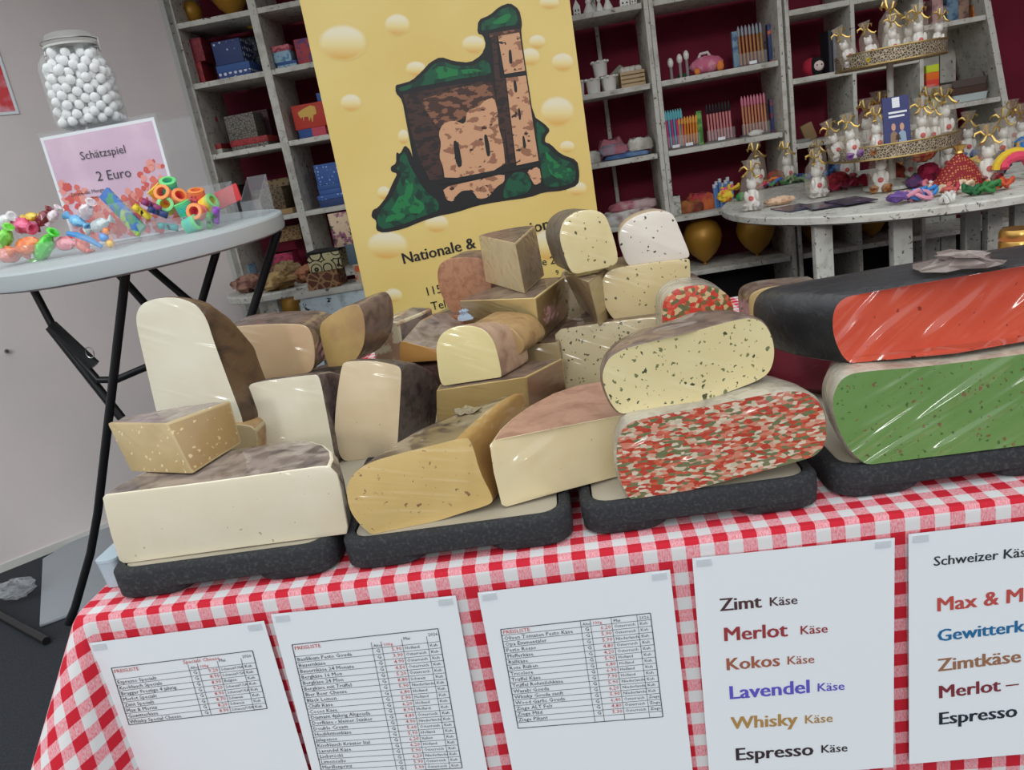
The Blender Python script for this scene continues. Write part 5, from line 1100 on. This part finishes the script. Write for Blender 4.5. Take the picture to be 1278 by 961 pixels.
# pens: each holder a clear block, each pen a thing
def pens(label_h, label_p, p0, p1, ptop, z, cols, tip, rows=1, grp='', lean=0):
    a, b, c = ony(p0, 2.67), ony(p1, 2.67), ony(ptop, 2.67); w = b.x-a.x; h = c.z-a.z; cx = (a.x+b.x)/2
    t = thing('pen_holder', label_h, 'pen holder', (cx, 2.70, z)); n = len(cols)
    MB().box((0, 0, .004), (w+.012, .05, .008)).build('holder_base', m_clear, t); MB().box((0, -.024, .03), (w+.012, .002, .044)).build('front_pane', m_clear, t)
    MB().box((0, -.0256, .012), (.03, .001, .012)).build('price_tag', m_paper, t)
    protos = {}
    for r_ in range(rows):
        for i, c_ in enumerate(cols):
            x = cx - w/2 + w*(i+.5)/n + (.004 if r_ else 0); P_ = (x, 2.69+r_*.025, z+.0085+r_*.012)
            if c_ not in protos:
                pt = thing('pen', label_p if isinstance(label_p, str) else label_p[c_], 'pen', P_, 0, grp); protos[c_] = pt
                MB().lathe([(.001, 0), (.0035, .004), (.0045, h*.3), (.0045, h*.72), (.003, h*.73)], (0, 0, 0), 8).build('pen_barrel', M('pen_%d_%d_%d' % c_, c_, .35), pt)
                MB().lathe([(.004, h*.73), (.0055, h*.78), (.005, h*.92), (.001, h)], (0, 0, 0), 8).build('pen_top', M('pen_%d_%d_%d' % tip, tip, .35), pt)
                pt.rotation_euler = (R(-4), lean, 0)
            else: dup(protos[c_], P_)
pens('clear pen display with gold pens at the right of the upper pen shelf', 'bronze pen in the upper right pen display', c6(862, 300), c6(985, 280), c6(862, 105), R2, [(176, 124, 70)]*7, (150, 160, 170), 1, 'bronze pens upper display')
gb('thin blue picture booklet beside the bronze pens', c6(830, 308), c6(858, 300), c6(812, 130), R2, 2.70, .02, M('booklet_blue', (120, 150, 170), .5, noise=((60, 90, 130), 30, .5, .6)), grp='pen shelf goods', name='booklet', cat='booklet')
gb('dark blue and orange booklet right of the bronze pens', c6(1000, 285), c6(1025, 280), c6(985, 100), R2, 2.70, .03, M('booklet_dark', (50, 70, 120), .5, noise=((220, 110, 60), 20, .55, .6)), grp='pen shelf goods', name='booklet', cat='booklet')
pens('clear pen display with orange pens in front of coloured ones', {(226, 140, 50): 'orange pen at the front left pen display'}, c6(570, 700), c6(665, 680), c6(560, 560), R3_, [(226, 140, 50)]*7, (236, 170, 80), 1, 'orange pens left display', R(3))
pens('clear pen display with blue and pink pens behind the orange pens', {(90, 170, 200): 'light blue pen behind the orange pens', (206, 70, 130): 'magenta pen behind the orange pens'}, c6(505, 700), c6(600, 680), c6(500, 515), R3_, [(90, 170, 200), (206, 70, 130)]*4, (110, 190, 200), 1, 'coloured pens left display')
gb('green booklet right of the orange pens', c6(660, 670), c6(685, 665), c6(632, 510), R3_, 2.72, .02, M('green_book', (70, 130, 60), .5, noise=((120, 180, 80), 30, .5, .6)), grp='pen shelf goods', name='booklet', cat='booklet')
pens('clear pen display with pink and black pens in the middle', {(206, 130, 130): 'pink pen with black top in the middle display'}, c6(712, 670), c6(832, 650), c6(700, 490), R3_, [(206, 130, 130)]*8, (30, 30, 34), 1, 'pink black pens')
pens('clear pen display with rosy pens at the right of the lower pen shelf', {(196, 130, 96): 'copper pen with rosy top in the right lower display'}, c6(880, 640), c6(1000, 610), c6(868, 450), R3_, [(196, 130, 96)]*8, (206, 120, 140), 1, 'copper rosy pens')
gb('multicoloured booklet at the right post of the lower pen shelf', c6(1010, 620), c6(1045, 610), c6(1000, 460), R3_, 2.74, .03, M('multi_book', (60, 70, 120), .5, noise=((160, 60, 70), 30, .5, .6)), grp='pen shelf goods', name='booklet', cat='booklet')
o = MB().ball((0, 0, .012), (.03, .02, .012), 12, lump=.2).build('white_bow', m_porc, None, smooth=40); q = ony(c6(935, 640), 2.64); o.location = (q.x, 2.635, R3_); tag(o, 'white lace bow in front of the rosy pens', 'bow')
# figurine pens and soft bag on the upper pen shelf
for i, (p, lb) in enumerate(((c6(530, 330), 'white animal topped pen, leftmost on the upper pen shelf'), (c6(575, 330), 'white animal topped pen, second from the post'), (c6(608, 325), 'tall white animal topped pen beside the pink bag'))):
    q = ony(p, 2.68); t = thing('animal_pen', lb, 'pen', (q.x, 2.69, R2), 0, 'animal pens'); h = .085+.012*i
    MB().lathe([(.004, 0), (.006, .01), (.006, h*.6)], (0, 0, 0), 8).build('pen_barrel', M('grey_pen', (150, 140, 146), .4), t)
    MB().ball((0, 0, h*.78), (.012, .012, .02), 10).build('animal_head', m_porc, t)
o = MB().lathe([(.03, 0), (.034, .006), (.02, .02)], (0, 0, 0), 16).build('green_base', M('green_felt', (50, 90, 60), .8), None); q = ony(c6(595, 345), 2.7); o.location = (q.x, 2.74, R2); tag(o, 'green felt stand below the animal pens', 'stand')
q = ony(c6(705, 300), 2.68); t = thing('soft_bag', 'pink soft bag with orange tag lying on the upper pen shelf', 'bag', (q.x, 2.72, R2+.004))
MB().ball((0, 0, .034), (.068, .04, .034), 18, lump=.08).build('bag_body', M('pink_plush', (206, 110, 140), .85, noise=((226, 150, 170), 30, .5, .6)), t, smooth=50); MB().tube([(-.03, 0, .06), (-.02, 0, .078), (.01, 0, .08), (.02, 0, .062)], .006, 8).build('bag_handle', M('white_plush', (216, 206, 206), .8), t); MB().ball((.05, -.025, .02), (.016, .014, .02), 10, lump=.15).build('orange_toy', M('orange_plush', (226, 130, 60), .8), t)
q = ony(c6(650, 320), 2.64); o = MB().ball((0, 0, .012), (.012, .01, .012), 10, lump=.15).build('orange_sweet', M('orange_plush', (226, 130, 60), .8), None); o.location = (q.x, 2.635, R2); tag(o, 'small orange lump in front of the pink soft bag', 'sweet')
# bundle of blue tubes on the lower pen shelf
for i in range(7):
    q = ony(c6(735+i*14, 890), 2.70); t = thing('blue_tube', 'light blue tube standing in the bundle behind the round table', 'tube', (q.x, 2.70+(i % 2)*.014, R4), 0, 'blue tubes')
    MB().lathe([(.006, 0), (.007, .005), (.007, .085+.01*(i % 3))], (0, 0, 0), 10).build('tube_body', M('blue_tube', (96, 140, 200), .4), t); MB().lathe([(.0075, .085+.01*(i % 3)), (.0075, .1+.01*(i % 3)), (.001, .1+.01*(i % 3))], (0, 0, 0), 10).build('tube_cap', M('white_cap', (210, 216, 224), .4), t)
# ladybird plush and friends in the right unit
C2, C3_, C1 = 1.266+.0075, 1.013+.0075, 1.52+.0075
q = ony(c7(235, 345), 2.68); t = thing('ladybird_plush', 'round red and black ladybird plush with pale face on the right shelf', 'plush toy', (q.x, 2.70, C2)); rl = .036
MB().ball((-.008, .01, rl), (rl*1.05, rl, rl), 20).build('plush_body', M('plush_red', (176, 36, 60), .9), t); MB().ball((.006, -.004, rl), (rl*.92, rl*.9, rl*.98), 20).build('black_head', M('plush_black', (28, 22, 26), .9), t); MB().ball((.008, -.024, rl*.98), (rl*.62, rl*.42, rl*.6), 18).build('pale_face', M('plush_face', (226, 206, 200), .9), t)
mb = MB(); [mb.ball((.008+dx, -.0385, rl*1.05), .003, 6) for dx in (-.009, .009)]; mb.build('eye', M('plush_black', (28, 22, 26), .9), t)
q = ony(c7(205, 690), 2.68); o = MB().box((0, 0, .036), (.05, .02, .07), 0, 0, 0, R(-18)).build('wooden_block', M('block_wood', (150, 122, 84), .7), None, bevel=.004); o.location = (q.x, 2.70, C3_); tag(o, 'small leaning wooden block with burnt writing on the right shelf', 'ornament')
q = ony(c7(150, 650), 2.68); o = MB().box((0, 0, .006), (.07, .08, .012)).build('notebook', M('grey_note', (150, 148, 140), .7), None); o.location = (q.x-.01, 2.72, C3_); o.location.x = 1.075; tag(o, 'flat grey notebook left of the wooden block', 'notebook')
for i, (p, lb, c) in enumerate(((c7(845, 105), 'pinkish figure box on the top right shelf', (190, 150, 146)), (c7(920, 95), 'blue grey figure box on the top right shelf', (110, 140, 160)), (c7(975, 85), 'brown figure box on the top right shelf', (150, 120, 104)), (c7(1050, 70), 'orange figure box at the right end of the top right shelf', (206, 130, 70)))):
    q = ony(p, 2.68); x0 = q.x; gb(lb, (p[0]-7, p[1]), (p[0]+7, p[1]-2), (p[0]-8, p[1]-32), 1.378+.006, 2.68, .06, M('fig_%d' % i, c, .6, noise=((c[0]-50, c[1]-50, c[2]-40), 30, .45, .6)), grp='boxes on the top right shelf')
zz = 1.066+.006
for lb, c, k in (('neon red note block at the bottom of the neon stack', (236, 66, 50), 0), ('neon orange note block in the middle of the neon stack', (250, 120, 40), 1), ('neon yellow note block on top of the neon stack', (214, 230, 50), 2)):
    q = ony(c7(822, 450), 2.66); o = MB().box((0, 0, .014), (.05, .04, .028)).build('note_block', M('neon_%d' % k, c, .6), None, bevel=.002); o.location = (1.60, 2.68, zz+.078+k*.0285); tag(o, lb, 'note block', 'neon blocks')
gb('pale green box under the neon note blocks', c7(790, 515), c7(850, 505), c7(790, 470), zz, 2.66, .06, M('pale_green_box', (150, 180, 140), .6), grp='right shelf goods')
for i, (p0, p1, z0, lb, c) in enumerate(((c7(925, 520), c7(1150, 490), 0, 'white flat tray at the bottom of the tray stack on the right shelf', (186, 196, 196)), (c7(915, 470), c7(1150, 440), .03, 'dark brown wire tray in the middle of the tray stack', (84, 64, 56)), (c7(920, 420), c7(1140, 395), .06, 'dark glass tray on top of the tray stack', (96, 84, 80)))):
    a, b = ony(p0, 2.66), ony(p1, 2.66); w = min(b.x, 1.82)-a.x; mb = MB()
    mb.loft([ring(rrect(-w/2+k, w/2-k, -.06+k, .06-k, .01), zq) for zq, k in ((0, .004), (.028, 0), (.028, .005), (.005, .008))], 0, 0, 0); o = mb.build('flat_tray', M('ft_%d' % i, c, .4), None); o.location = (a.x+w/2, 2.72, zz+z0*.97+i*.0); tag(o, lb, 'tray', 'tray stack')
q = ony(c7(365, 240), 2.72); 
for i, (x, lb) in enumerate(((1.205, 'dark slim book standing on the right shelf behind the stand'), (1.222, 'grey slim book standing beside the dark book'))):
    o = MB().box((0, 0, .08), (.012, .1, .16)).build('slim_book', M('slim_%d' % i, ((44, 46, 56), (120, 122, 128))[i], .6), None); o.location = (x, 2.72, C2); tag(o, lb, 'book', 'slim books')
# ---------------------------------------------------------------- round gift table at the right
GC = Vector((1.185, 1.97, .865)); GR = .60
def gz(y): return GC.z+.02*(y-GC.y)
t = thing('round_gift_table', 'large round worn white table full of small wrapped gifts at the right', 'table', (GC.x, GC.y, 0)); go = t.location
mb = MB(); rings = []
for r, z in ((GR-.012, -.028), (GR, -.022), (GR, -.004), (GR-.005, 0)):
    rings.append([Vector((GC.x+r*math.cos(a), GC.y+r*math.sin(a), gz(GC.y+r*math.sin(a))+z)) for a in [2*math.pi*j/96 for j in range(96)]])
mb.loft(rings, 0, 0, 0).build('tabletop', m_dist, t, go, smooth=30)
for p, y, w in (((1026, 300), 1.62, .052), ((1124, 300), 1.58, .055), ((1211, 290), 1.9, .05), ((1238, 290), 1.75, .045), ((1272, 285), 1.9, .05)):
    q = ony(p, y); MB().box((q.x, y, (gz(y)-.03)/2), (w, .035, gz(y)-.03)).build('leg', m_dist, t, go, bevel=.003)
# two-tier stand
SX, SYY = 1.113, 1.9
m_lace = M('gold_lace', (206, 192, 164), .45, metal=.3, pattern=('floral', (96, 84, 70), 130))
t = thing('tiered_stand', 'two-tier gold lace stand loaded with gift bags on the round table', 'stand', (SX, SYY, gz(SYY)+.001)); so_ = t.location
T1, T2 = .978, 1.252
for z, r in ((T1, .19), (T2, .157)):
    MB().lathe([(.001, z), (r-.004, z), (r-.004, z+.006), (.001, z+.006)], (SX, SYY, 0), 48).build('tier_plate', m_dist, t, so_)
    MB().lathe([(r-.004, z-.004), (r, z-.004), (r+.002, z+.036), (r-.002, z+.036)], (SX, SYY, 0), 60).build('lace_rim', m_lace, t, so_, fix=True); lr = list(COL.objects)[-1]
    mb = MB()
    for zz2 in (-.004, .036): mb.tube([(SX+(r+.001)*math.cos(a), SYY+(r+.001)*math.sin(a), z+zz2) for a in [2*math.pi*j/60 for j in range(60)]], .003, 6, 0, True)
    mb.build('rim_wire', M('antique_gold', (176, 150, 96), .35, .7), lr, so_)
MB().tube([(SX, SYY, gz(SYY)+.002), (SX, SYY, T2)], .010, 10).build('pole', m_dist, t, so_)
MB().lathe([(.09, gz(SYY)+.002), (.09, gz(SYY)+.012), (.02, gz(SYY)+.03)], (SX, SYY, 0), 24).build('foot_disc', m_dist, t, so_)
# gift bag prototype: clear bag, white figure, gold twist, coloured filling
m_bag = M('bag_film', (226, 214, 196), .1, alpha=.16, bump=(80, 1.0)); m_tie = M('gold_tie', (226, 190, 110), .25, .8)
fillc = {k: M('fill_'+k, c, .6, noise=((max(0, c[0]-60), max(0, c[1]-60), max(0, c[2]-60)), 70, .5, .6)) for k, c in dict(orange=(230, 120, 50), yellow=(226, 206, 90), purple=(140, 90, 160), blue=(70, 120, 180), red=(190, 40, 50), rose=(206, 120, 130), green=(70, 140, 80), crimson=(140, 24, 46), brown=(176, 120, 70), white=(214, 208, 204)).items()}
def proto_bag():
    t = thing('gift_bag', '', 'gift bag', (0, 0, 0)); H = .135
    mb = MB(); rr = random.Random(3); rings = []
    for r, z in ((.024, 0), (.031, .012), (.032, .05), (.026, .085), (.012, .104), (.006, .110), (.014, .118), (.022, .134)):
        rings.append([Vector((r*rr.uniform(.82, 1.12)*math.cos(a), r*.8*rr.uniform(.82, 1.12)*math.sin(a), z)) for a in [2*math.pi*j/16 for j in range(16)]])
    mb.loft(rings, 0, 0, None).build('clear_bag', m_bag, t, smooth=20)
    mb = MB(); mb.lathe([(.001, .003), (.017, .003), (.019, .012), (.017, .03), (.012, .05), (.010, .056), (.001, .058)], (0, .002, 0), 16); mb.ball((-.014, -.008, .04), (.006, .006, .014), 8); mb.ball((.014, -.008, .04), (.006, .006, .014), 8)
    wf = mb.build('white_figure', m_porc, t)
    mb = MB(); mb.ball((0, .001, .069), .0135, 14); mb.ball((-.009, .001, .08), (.004, .003, .006), 8); mb.ball((.009, .001, .08), (.004, .003, .006), 8); mb.build('figure_head', m_porc, wf)
    MB().ball((0, -.016, .034), (.007, .004, .007), 8).build('red_heart', M('red_heart', (206, 40, 46), .4), wf)
    mb = MB(); mb.ball((.014, -.012, .012), (.014, .012, .011), 10, lump=.25, seed=2); mb.ball((-.015, -.010, .012), (.013, .012, .010), 10, lump=.25, seed=4); mb.build('coloured_filling', fillc['orange'], t, smooth=25)
    mb = MB(); mb.tube([(.008*math.cos(a), .008*math.sin(a), .108) for a in [2*math.pi*j/10 for j in range(10)]], .002, 5, 0, True)
    for a, b, c in ((.2, .024, .012), (3.0, .026, .006), (4.0, .03, -.016), (5.4, .028, -.02), (1.6, .02, .02)): mb.tube([(.007*math.cos(a), .007*math.sin(a), .108), (b*.6*math.cos(a), b*.6*math.sin(a), .112+c*.9), (b*math.cos(a), b*.9*math.sin(a), .108+c), (b*1.15*math.cos(a+.3), b*math.sin(a+.3), .104+c*.6)], [.002, .0034, .003, .0015], 5)
    mb.build('gold_twist', m_tie, t); return t
pb = proto_bag(); first = True; rr = random.Random(11)
def bag(label, p, y, z, fill='orange', sc_=1, tilt=0):
    global first
    q = ony(p, y); loc = (q.x, y, z)
    if first:
        o = pb; first = False; o.location = loc; o['label'] = label; o['group'] = 'clear gift bags with white figures'; sc_ *= 1.16; o.scale = (sc_,)*3
        for ch in o.children:
            if ch.name == 'coloured_filling': ch.data.materials[0] = fillc[fill]
        o.rotation_euler = (0, tilt, 0); bag.cur = fillc[fill].name; return o
    o = dup(pb, loc, (0, tilt, rr.uniform(-.5, .5)), label, 'clear gift bags with white figures', sc_*1.16, swap={bag.cur: fillc[fill]}); return o
ZT1, ZT2 = T1+.0065, T2+.0065
for lb, p, y, f_, s_, tl in (
    ('gift bag with reclining white figure at the left of the upper tier', c7(415, 270), 1.86, 'white', .8, -.35), ('gift bag with yellow filling at the front of the upper tier', c7(520, 270), 1.80, 'yellow', .75, -.2), ('gift bag with orange ball at the front middle of the upper tier', c7(620, 260), 1.80, 'orange', .8, 0),
    ('tall gift bag with white figure at the centre of the upper tier', c7(610, 210), 1.90, 'rose', 1.15, 0), ('gift bag with rosy filling right of the centre on the upper tier', c7(690, 245), 1.84, 'rose', .8, .1), ('gift bag with upright white figure right front of the upper tier', c7(750, 250), 1.81, 'white', .9, 0), ('gift bag with orange and blue filling at the right end of the upper tier', c7(830, 235), 1.86, 'blue', .8, .2)):
    bag(lb, p, y, ZT2, f_, s_, tl)
for lb, p, y, f_, s_, tl in (
    ('gift bag with leaning white figure at the left end of the lower tier', c7(365, 700), 1.86, 'white', .85, -.35), ('gift bag with purple filling at the left front of the lower tier', c7(425, 695), 1.79, 'purple', .9, -.15), ('gift bag with white figure directly left of the blue booklet', c7(540, 700), 1.77, 'brown', .95, 0), ('gift bag standing at the back left of the lower tier', c7(490, 620), 1.98, 'rose', 1.1, 0), ('gift bag half hidden behind the blue booklet', c7(555, 600), 2.0, 'white', 1.2, 0),
    ('gift bag with red heart figure directly right of the blue booklet', c7(765, 695), 1.77, 'red', .95, 0), ('gift bag with orange filling at the right front of the lower tier', c7(825, 685), 1.80, 'orange', .85, 0), ('gift bag with crimson filling at the back right of the lower tier', c7(805, 620), 1.96, 'crimson', 1.15, 0), ('gift bag with tall white figure at the right end of the lower tier', c7(880, 660), 1.88, 'yellow', 1.1, 0)):
    bag(lb, p, y, ZT1, f_, s_, tl)
for lb, p, f_, s_ in (
    ('gift bag with white figure at the very front left of the round table', c8(245, 405), 'white', 1.05), ('gift bag with white figure behind the front left one on the round table', c8(262, 318), 'brown', 1.2), ('gift bag with white figure above the green ribbons', c8(375, 280), 'green', 1.1), ('gift bag with red heart figure beside the dark flyers', c8(490, 358), 'white', 1.05), ('gift bag with white figure behind the dark flyers', c8(497, 290), 'blue', 1.0),
    ('gift bag with white figure under the left edge of the lower tier', c8(605, 300), 'crimson', 1.05), ('gift bag with red heart figure in front of the lower tier', c8(735, 335), 'brown', 1.05), ('gift bag with red heart figure under the right part of the lower tier', c8(836, 300), 'green', 1.1), ('gift bag with white figure left of the red polka dot pouch', c8(985, 270), 'red', 1.0), ('gift bag with white figure behind the red polka dot pouch', c8(1065, 215), 'blue', 1.1),
    ('gift bag with red heart figure right of the red polka dot pouch', c8(1140, 295), 'crimson', 1.1), ('gift bag with white figure behind the blue bears at the right', c8(1195, 220), 'yellow', 1.15), ('gift bag with white figure at the back right of the round table', c8(1228, 160), 'green', 1.15), ('gift bag at the right picture edge on the round table', c8(1268, 190), 'blue', 1.1)):
    q = onz(p, GC.z); 
    y = min(max(q.y, 1.42), 2.5); bag(lb, p, y, gz(y)+.001, f_, s_)
# blue booklet on the lower tier
a, b, c = ony(c7(580, 705), 1.74), ony(c7(712, 695), 1.74), ony(c7(575, 480), 1.74)
t = thing('advice_booklet', 'dark blue booklet with two people pictured, standing on the lower tier', 'booklet', ((a.x+b.x)/2, 1.74, ZT1+.001)); w, h = b.x-a.x, (c.z-a.z)*1.26; t.rotation_euler = (R(-6), 0, 0)
MB().box((0, 0, h/2), (w, .008, h)).build('cover', M('booklet_navy', (52, 56, 112), .35, coat=.4), t)
fp = lambda u, v: Vector(((u-.5)*w, -.0046, v*h))
MB().poly([fp(.36, .80), fp(.64, .80), fp(.64, .98), fp(.36, .98)]).build('white_badge', m_paper, t, fix=False)
mb = MB(); 
for i, (u, v) in enumerate(((.36, .46), (.68, .45))):
    mb.poly([fp(u+.085*math.cos(k*.7), v+.07*math.sin(k*.7)) for k in range(9)], 0); mb.poly([fp(u-.15, .14), fp(u+.15, .14), fp(u+.13, .34), fp(u+.05, .38), fp(u-.05, .38), fp(u-.13, .34)], 1+i)
mb.poly([fp(.40, .22), fp(.62, .22), fp(.58, .32), fp(.44, .32)], 3)
mb.build('people_print', [M('skin_print', (206, 160, 136), .5), M('shirt_a', (150, 120, 96), .5), M('shirt_b', (150, 170, 190), .5), M('dish', (70, 50, 46), .5)], t, smooth=0, fix=False)
mb = MB(); 
for v, u0, u1 in ((.70, .2, .9), (.63, .2, .8)): mb.poly([fp(u0, v), fp(u1, v), fp(u1, v+.035), fp(u0, v+.035)])
mb.poly([fp(.3, .04), fp(.75, .04), fp(.75, .075), fp(.3, .075)]); mb.build('title_print', m_paper, t, fix=False)
# soft toys, charms, ribbons, flyers on the table
def ontab(p, up=0):
    q = onz(p, GC.z); y = min(max(q.y, 1.42), 2.5); q = ony(p, y); return Vector((q.x, y, gz(y)+.0015+up))
def loops(label, p, cols, n, r, seed, name='charm_string'):
    q = ontab(p); rr = random.Random(seed); t = thing(name, label, 'charm', q); 
    for i in range(n):
        c = cols[i % len(cols)]; cx, cy = rr.uniform(-r, r), rr.uniform(-r, r)*.7; k = r*rr.uniform(.35, .6); mb = MB()
        mb.tube([(cx+k*math.cos(a), cy+k*.8*math.sin(a), .008+.010*rr.random()+.006*i/n*2+.008*math.sin(a*2+i)) for a in [2*math.pi*j/12 for j in range(12)]], .006, 6, 0, True)
        mb.build('string_loop', M('cord_%d_%d_%d' % c, c, .7), t)
for lb, p, cols, n, r in (
    ('tangle of pink and yellow cords at the left rim of the round table', c8(165, 345), [(226, 90, 150), (240, 200, 60)], 4, .035), ('multicoloured cord tangle behind the beige ribbon', c8(310, 325), [(70, 110, 190), (226, 130, 70), (200, 60, 80), (80, 150, 90)], 6, .045),
    ('heap of green ribbons in front of a white figure bag', c8(385, 280), [(120, 150, 110), (70, 110, 70), (150, 160, 120)], 6, .04), ('red cord heap left of the heart figure in front of the lower tier', c8(655, 315), [(196, 40, 70), (150, 30, 50)], 5, .035), ('multicoloured cord tangle at the front middle rim of the table', c8(820, 365), [(220, 150, 170), (70, 120, 190), (110, 80, 150), (226, 190, 120)], 7, .045),
    ('bright blue cord tangle near the front rim of the table', c8(920, 345), [(60, 130, 200), (200, 180, 150)], 5, .035), ('orange and rose cord tangle right of the blue cords', c8(1020, 335), [(200, 100, 90), (226, 200, 170), (180, 60, 80)], 5, .035), ('green cord lying at the right front of the table', c8(1110, 330), [(60, 130, 70), (40, 100, 60)], 5, .04), ('orange cord bundle at the right of the green cord', c8(1195, 312), [(226, 120, 50), (200, 80, 50)], 4, .035), ('white cord hanging near the front rim of the table', c8(968, 372), [(220, 220, 214)], 2, .018)):
    loops(lb, p, cols, n, r, len(lb))
for lb, p, cols, n, r in (
    ('purple and teal cord tangle behind the front left gift bag', c8(300, 300), [(110, 70, 140), (60, 140, 150), (206, 110, 70)], 5, .04), ('crimson cord tangle behind the dark flyers', c8(590, 330), [(150, 30, 60), (90, 30, 50)], 5, .04), ('rose and white cord tangle left of the dotted pouch', c8(935, 320), [(214, 120, 130), (226, 220, 210), (120, 60, 110)], 5, .035), ('olive and orange cord tangle under the lower tier', c8(760, 270), [(150, 130, 60), (214, 120, 50)], 5, .045),
    ('dark blue cord tangle left of the heart figure bag', c8(440, 280), [(40, 60, 120), (90, 120, 170)], 5, .04), ('yellow and red cord tangle at the back right of the table', c8(1110, 240), [(226, 190, 60), (190, 40, 50)], 5, .04)):
    loops(lb, p, cols, n, r, len(lb)+7)
def blob(label, p, col, col2, size, seed, name, cat, up=0):
    q = ontab(p); o = MB().ball((0, 0, size[2]), size, 16, lump=.16, seed=seed).build(name, M(name+str(seed), col, .75, noise=(col2, 55, .5, .6)), None, smooth=30); o.location = q+Vector((0, 0, up)); tag(o, label, cat); return o
for i, (lb, p, c, c2, s_) in enumerate((('yellow soft toy at the left end of the round table', c8(140, 380), (236, 206, 60), (230, 120, 60), (.03, .02, .022)), ('green little toy next to the yellow one', c8(200, 375), (60, 150, 80), (40, 110, 60), (.018, .015, .015)), ('beige crocheted ribbon at the front left of the table', c8(345, 385), (224, 190, 160), (190, 150, 120), (.05, .02, .014)), ('black and blue patterned pouch behind the dark flyers', c8(570, 265), (50, 90, 150), (30, 34, 50), (.045, .03, .032)),
      ('dark red glitter pouch below the blue pouch', c8(570, 320), (130, 24, 40), (180, 50, 60), (.045, .03, .025)), ('brownish red sack in front of the lower tier', c8(785, 310), (150, 60, 40), (110, 36, 30), (.035, .03, .035)), ('crimson pouch left of the dotted pouch', c8(915, 300), (170, 30, 70), (120, 20, 50), (.035, .03, .032)), ('purple pouch under the tier edge', c8(860, 318), (90, 60, 110), (130, 60, 100), (.025, .02, .02)), ('orange flower pouch under the right of the lower tier', c8(1035, 165), (220, 120, 50), (180, 80, 40), (.035, .03, .028)), ('blue bear pouch right of the dotted pouch', c8(1190, 265), (40, 50, 90), (30, 36, 60), (.028, .022, .035)), ('bright blue patterned pouch at the right picture edge', c8(1268, 220), (40, 120, 190), (230, 180, 60), (.025, .022, .04)), ('dark red net sack behind the heart figure bags', c8(885, 225), (150, 50, 40), (190, 110, 70), (.06, .04, .04)), ('brown leaf pouch left of the green ribbons', c8(330, 260), (120, 84, 60), (160, 50, 50), (.04, .03, .03)))):
    blob(lb, p, c, c2, s_, 40+i, 'soft_pouch', 'pouch')
q = ontab(c8(1250, 285)); t = thing('scrunchie', 'pink and yellow crocheted scrunchie at the right front of the table', 'scrunchie', q)
MB().tube([(.035*math.cos(a), .012*math.sin(a*3)*.4, .04+.03*math.sin(a)) for a in [math.pi*j/10 for j in range(11)]], .014, 8).build('pink_band', M('pink_wool', (236, 80, 110), .85, bump=(300, 1)), t); MB().tube([(.052*math.cos(a)-.004, .006, .04+.044*math.sin(a)) for a in [math.pi*j/10 for j in range(11)]], .011, 8).build('yellow_band', M('yellow_wool', (240, 200, 60), .85, bump=(300, 1)), t)
# polka pouch
q = ontab(c8(1032, 312)); t = thing('polka_pouch', 'dark red triangular pouch with gold dots leaning on the gift bags', 'pouch', q)
mb = MB(); rings = []
for z, w, d in ((0, .066, .03), (.012, .075, .034), (.03, .068, .03), (.06, .046, .022), (.085, .024, .014), (.10, .008, .006)): rings.append([Vector((w*math.cos(a)*(1+.05*math.sin(5*a)), d*math.sin(a), z)) for a in [2*math.pi*j/24 for j in range(24)]])
mb.loft(rings, 0, 0, 0).build('pouch_body', M('polka_red', (138, 26, 36), .7, pattern=('dots', (196, 130, 70), 130)), t)
MB().lathe([(.008, .096), (.013, .1), (.010, .106), (.02, .122), (.001, .116)], (0, 0, 0), 12).build('pouch_tie', m_tie, t)
# dark flyers
for i, (p, lb, rz) in enumerate(((c8(430, 400), 'dark blue flyer lying at the front left of the round table', .15), (c8(540, 392), 'dark flyer lying in the middle of the flyer row', -.05), (c8(650, 378), 'dark flyer at the right of the flyer row', .1))):
    q = ontab(p); o = MB().box((0, 0, .002+i*.0032), (.10, .14, .003)).build('flyer', M('flyer_%d' % i, ((36, 40, 76), (40, 36, 60), (52, 40, 70))[i], .35, coat=.4, noise=((120, 100, 130), 20, .55, .65)), None); o.location = q+Vector((0, .07, 0)); o.rotation_euler = (R(1.1), 0, rz); tag(o, lb, 'flyer', 'flyers on the round table')
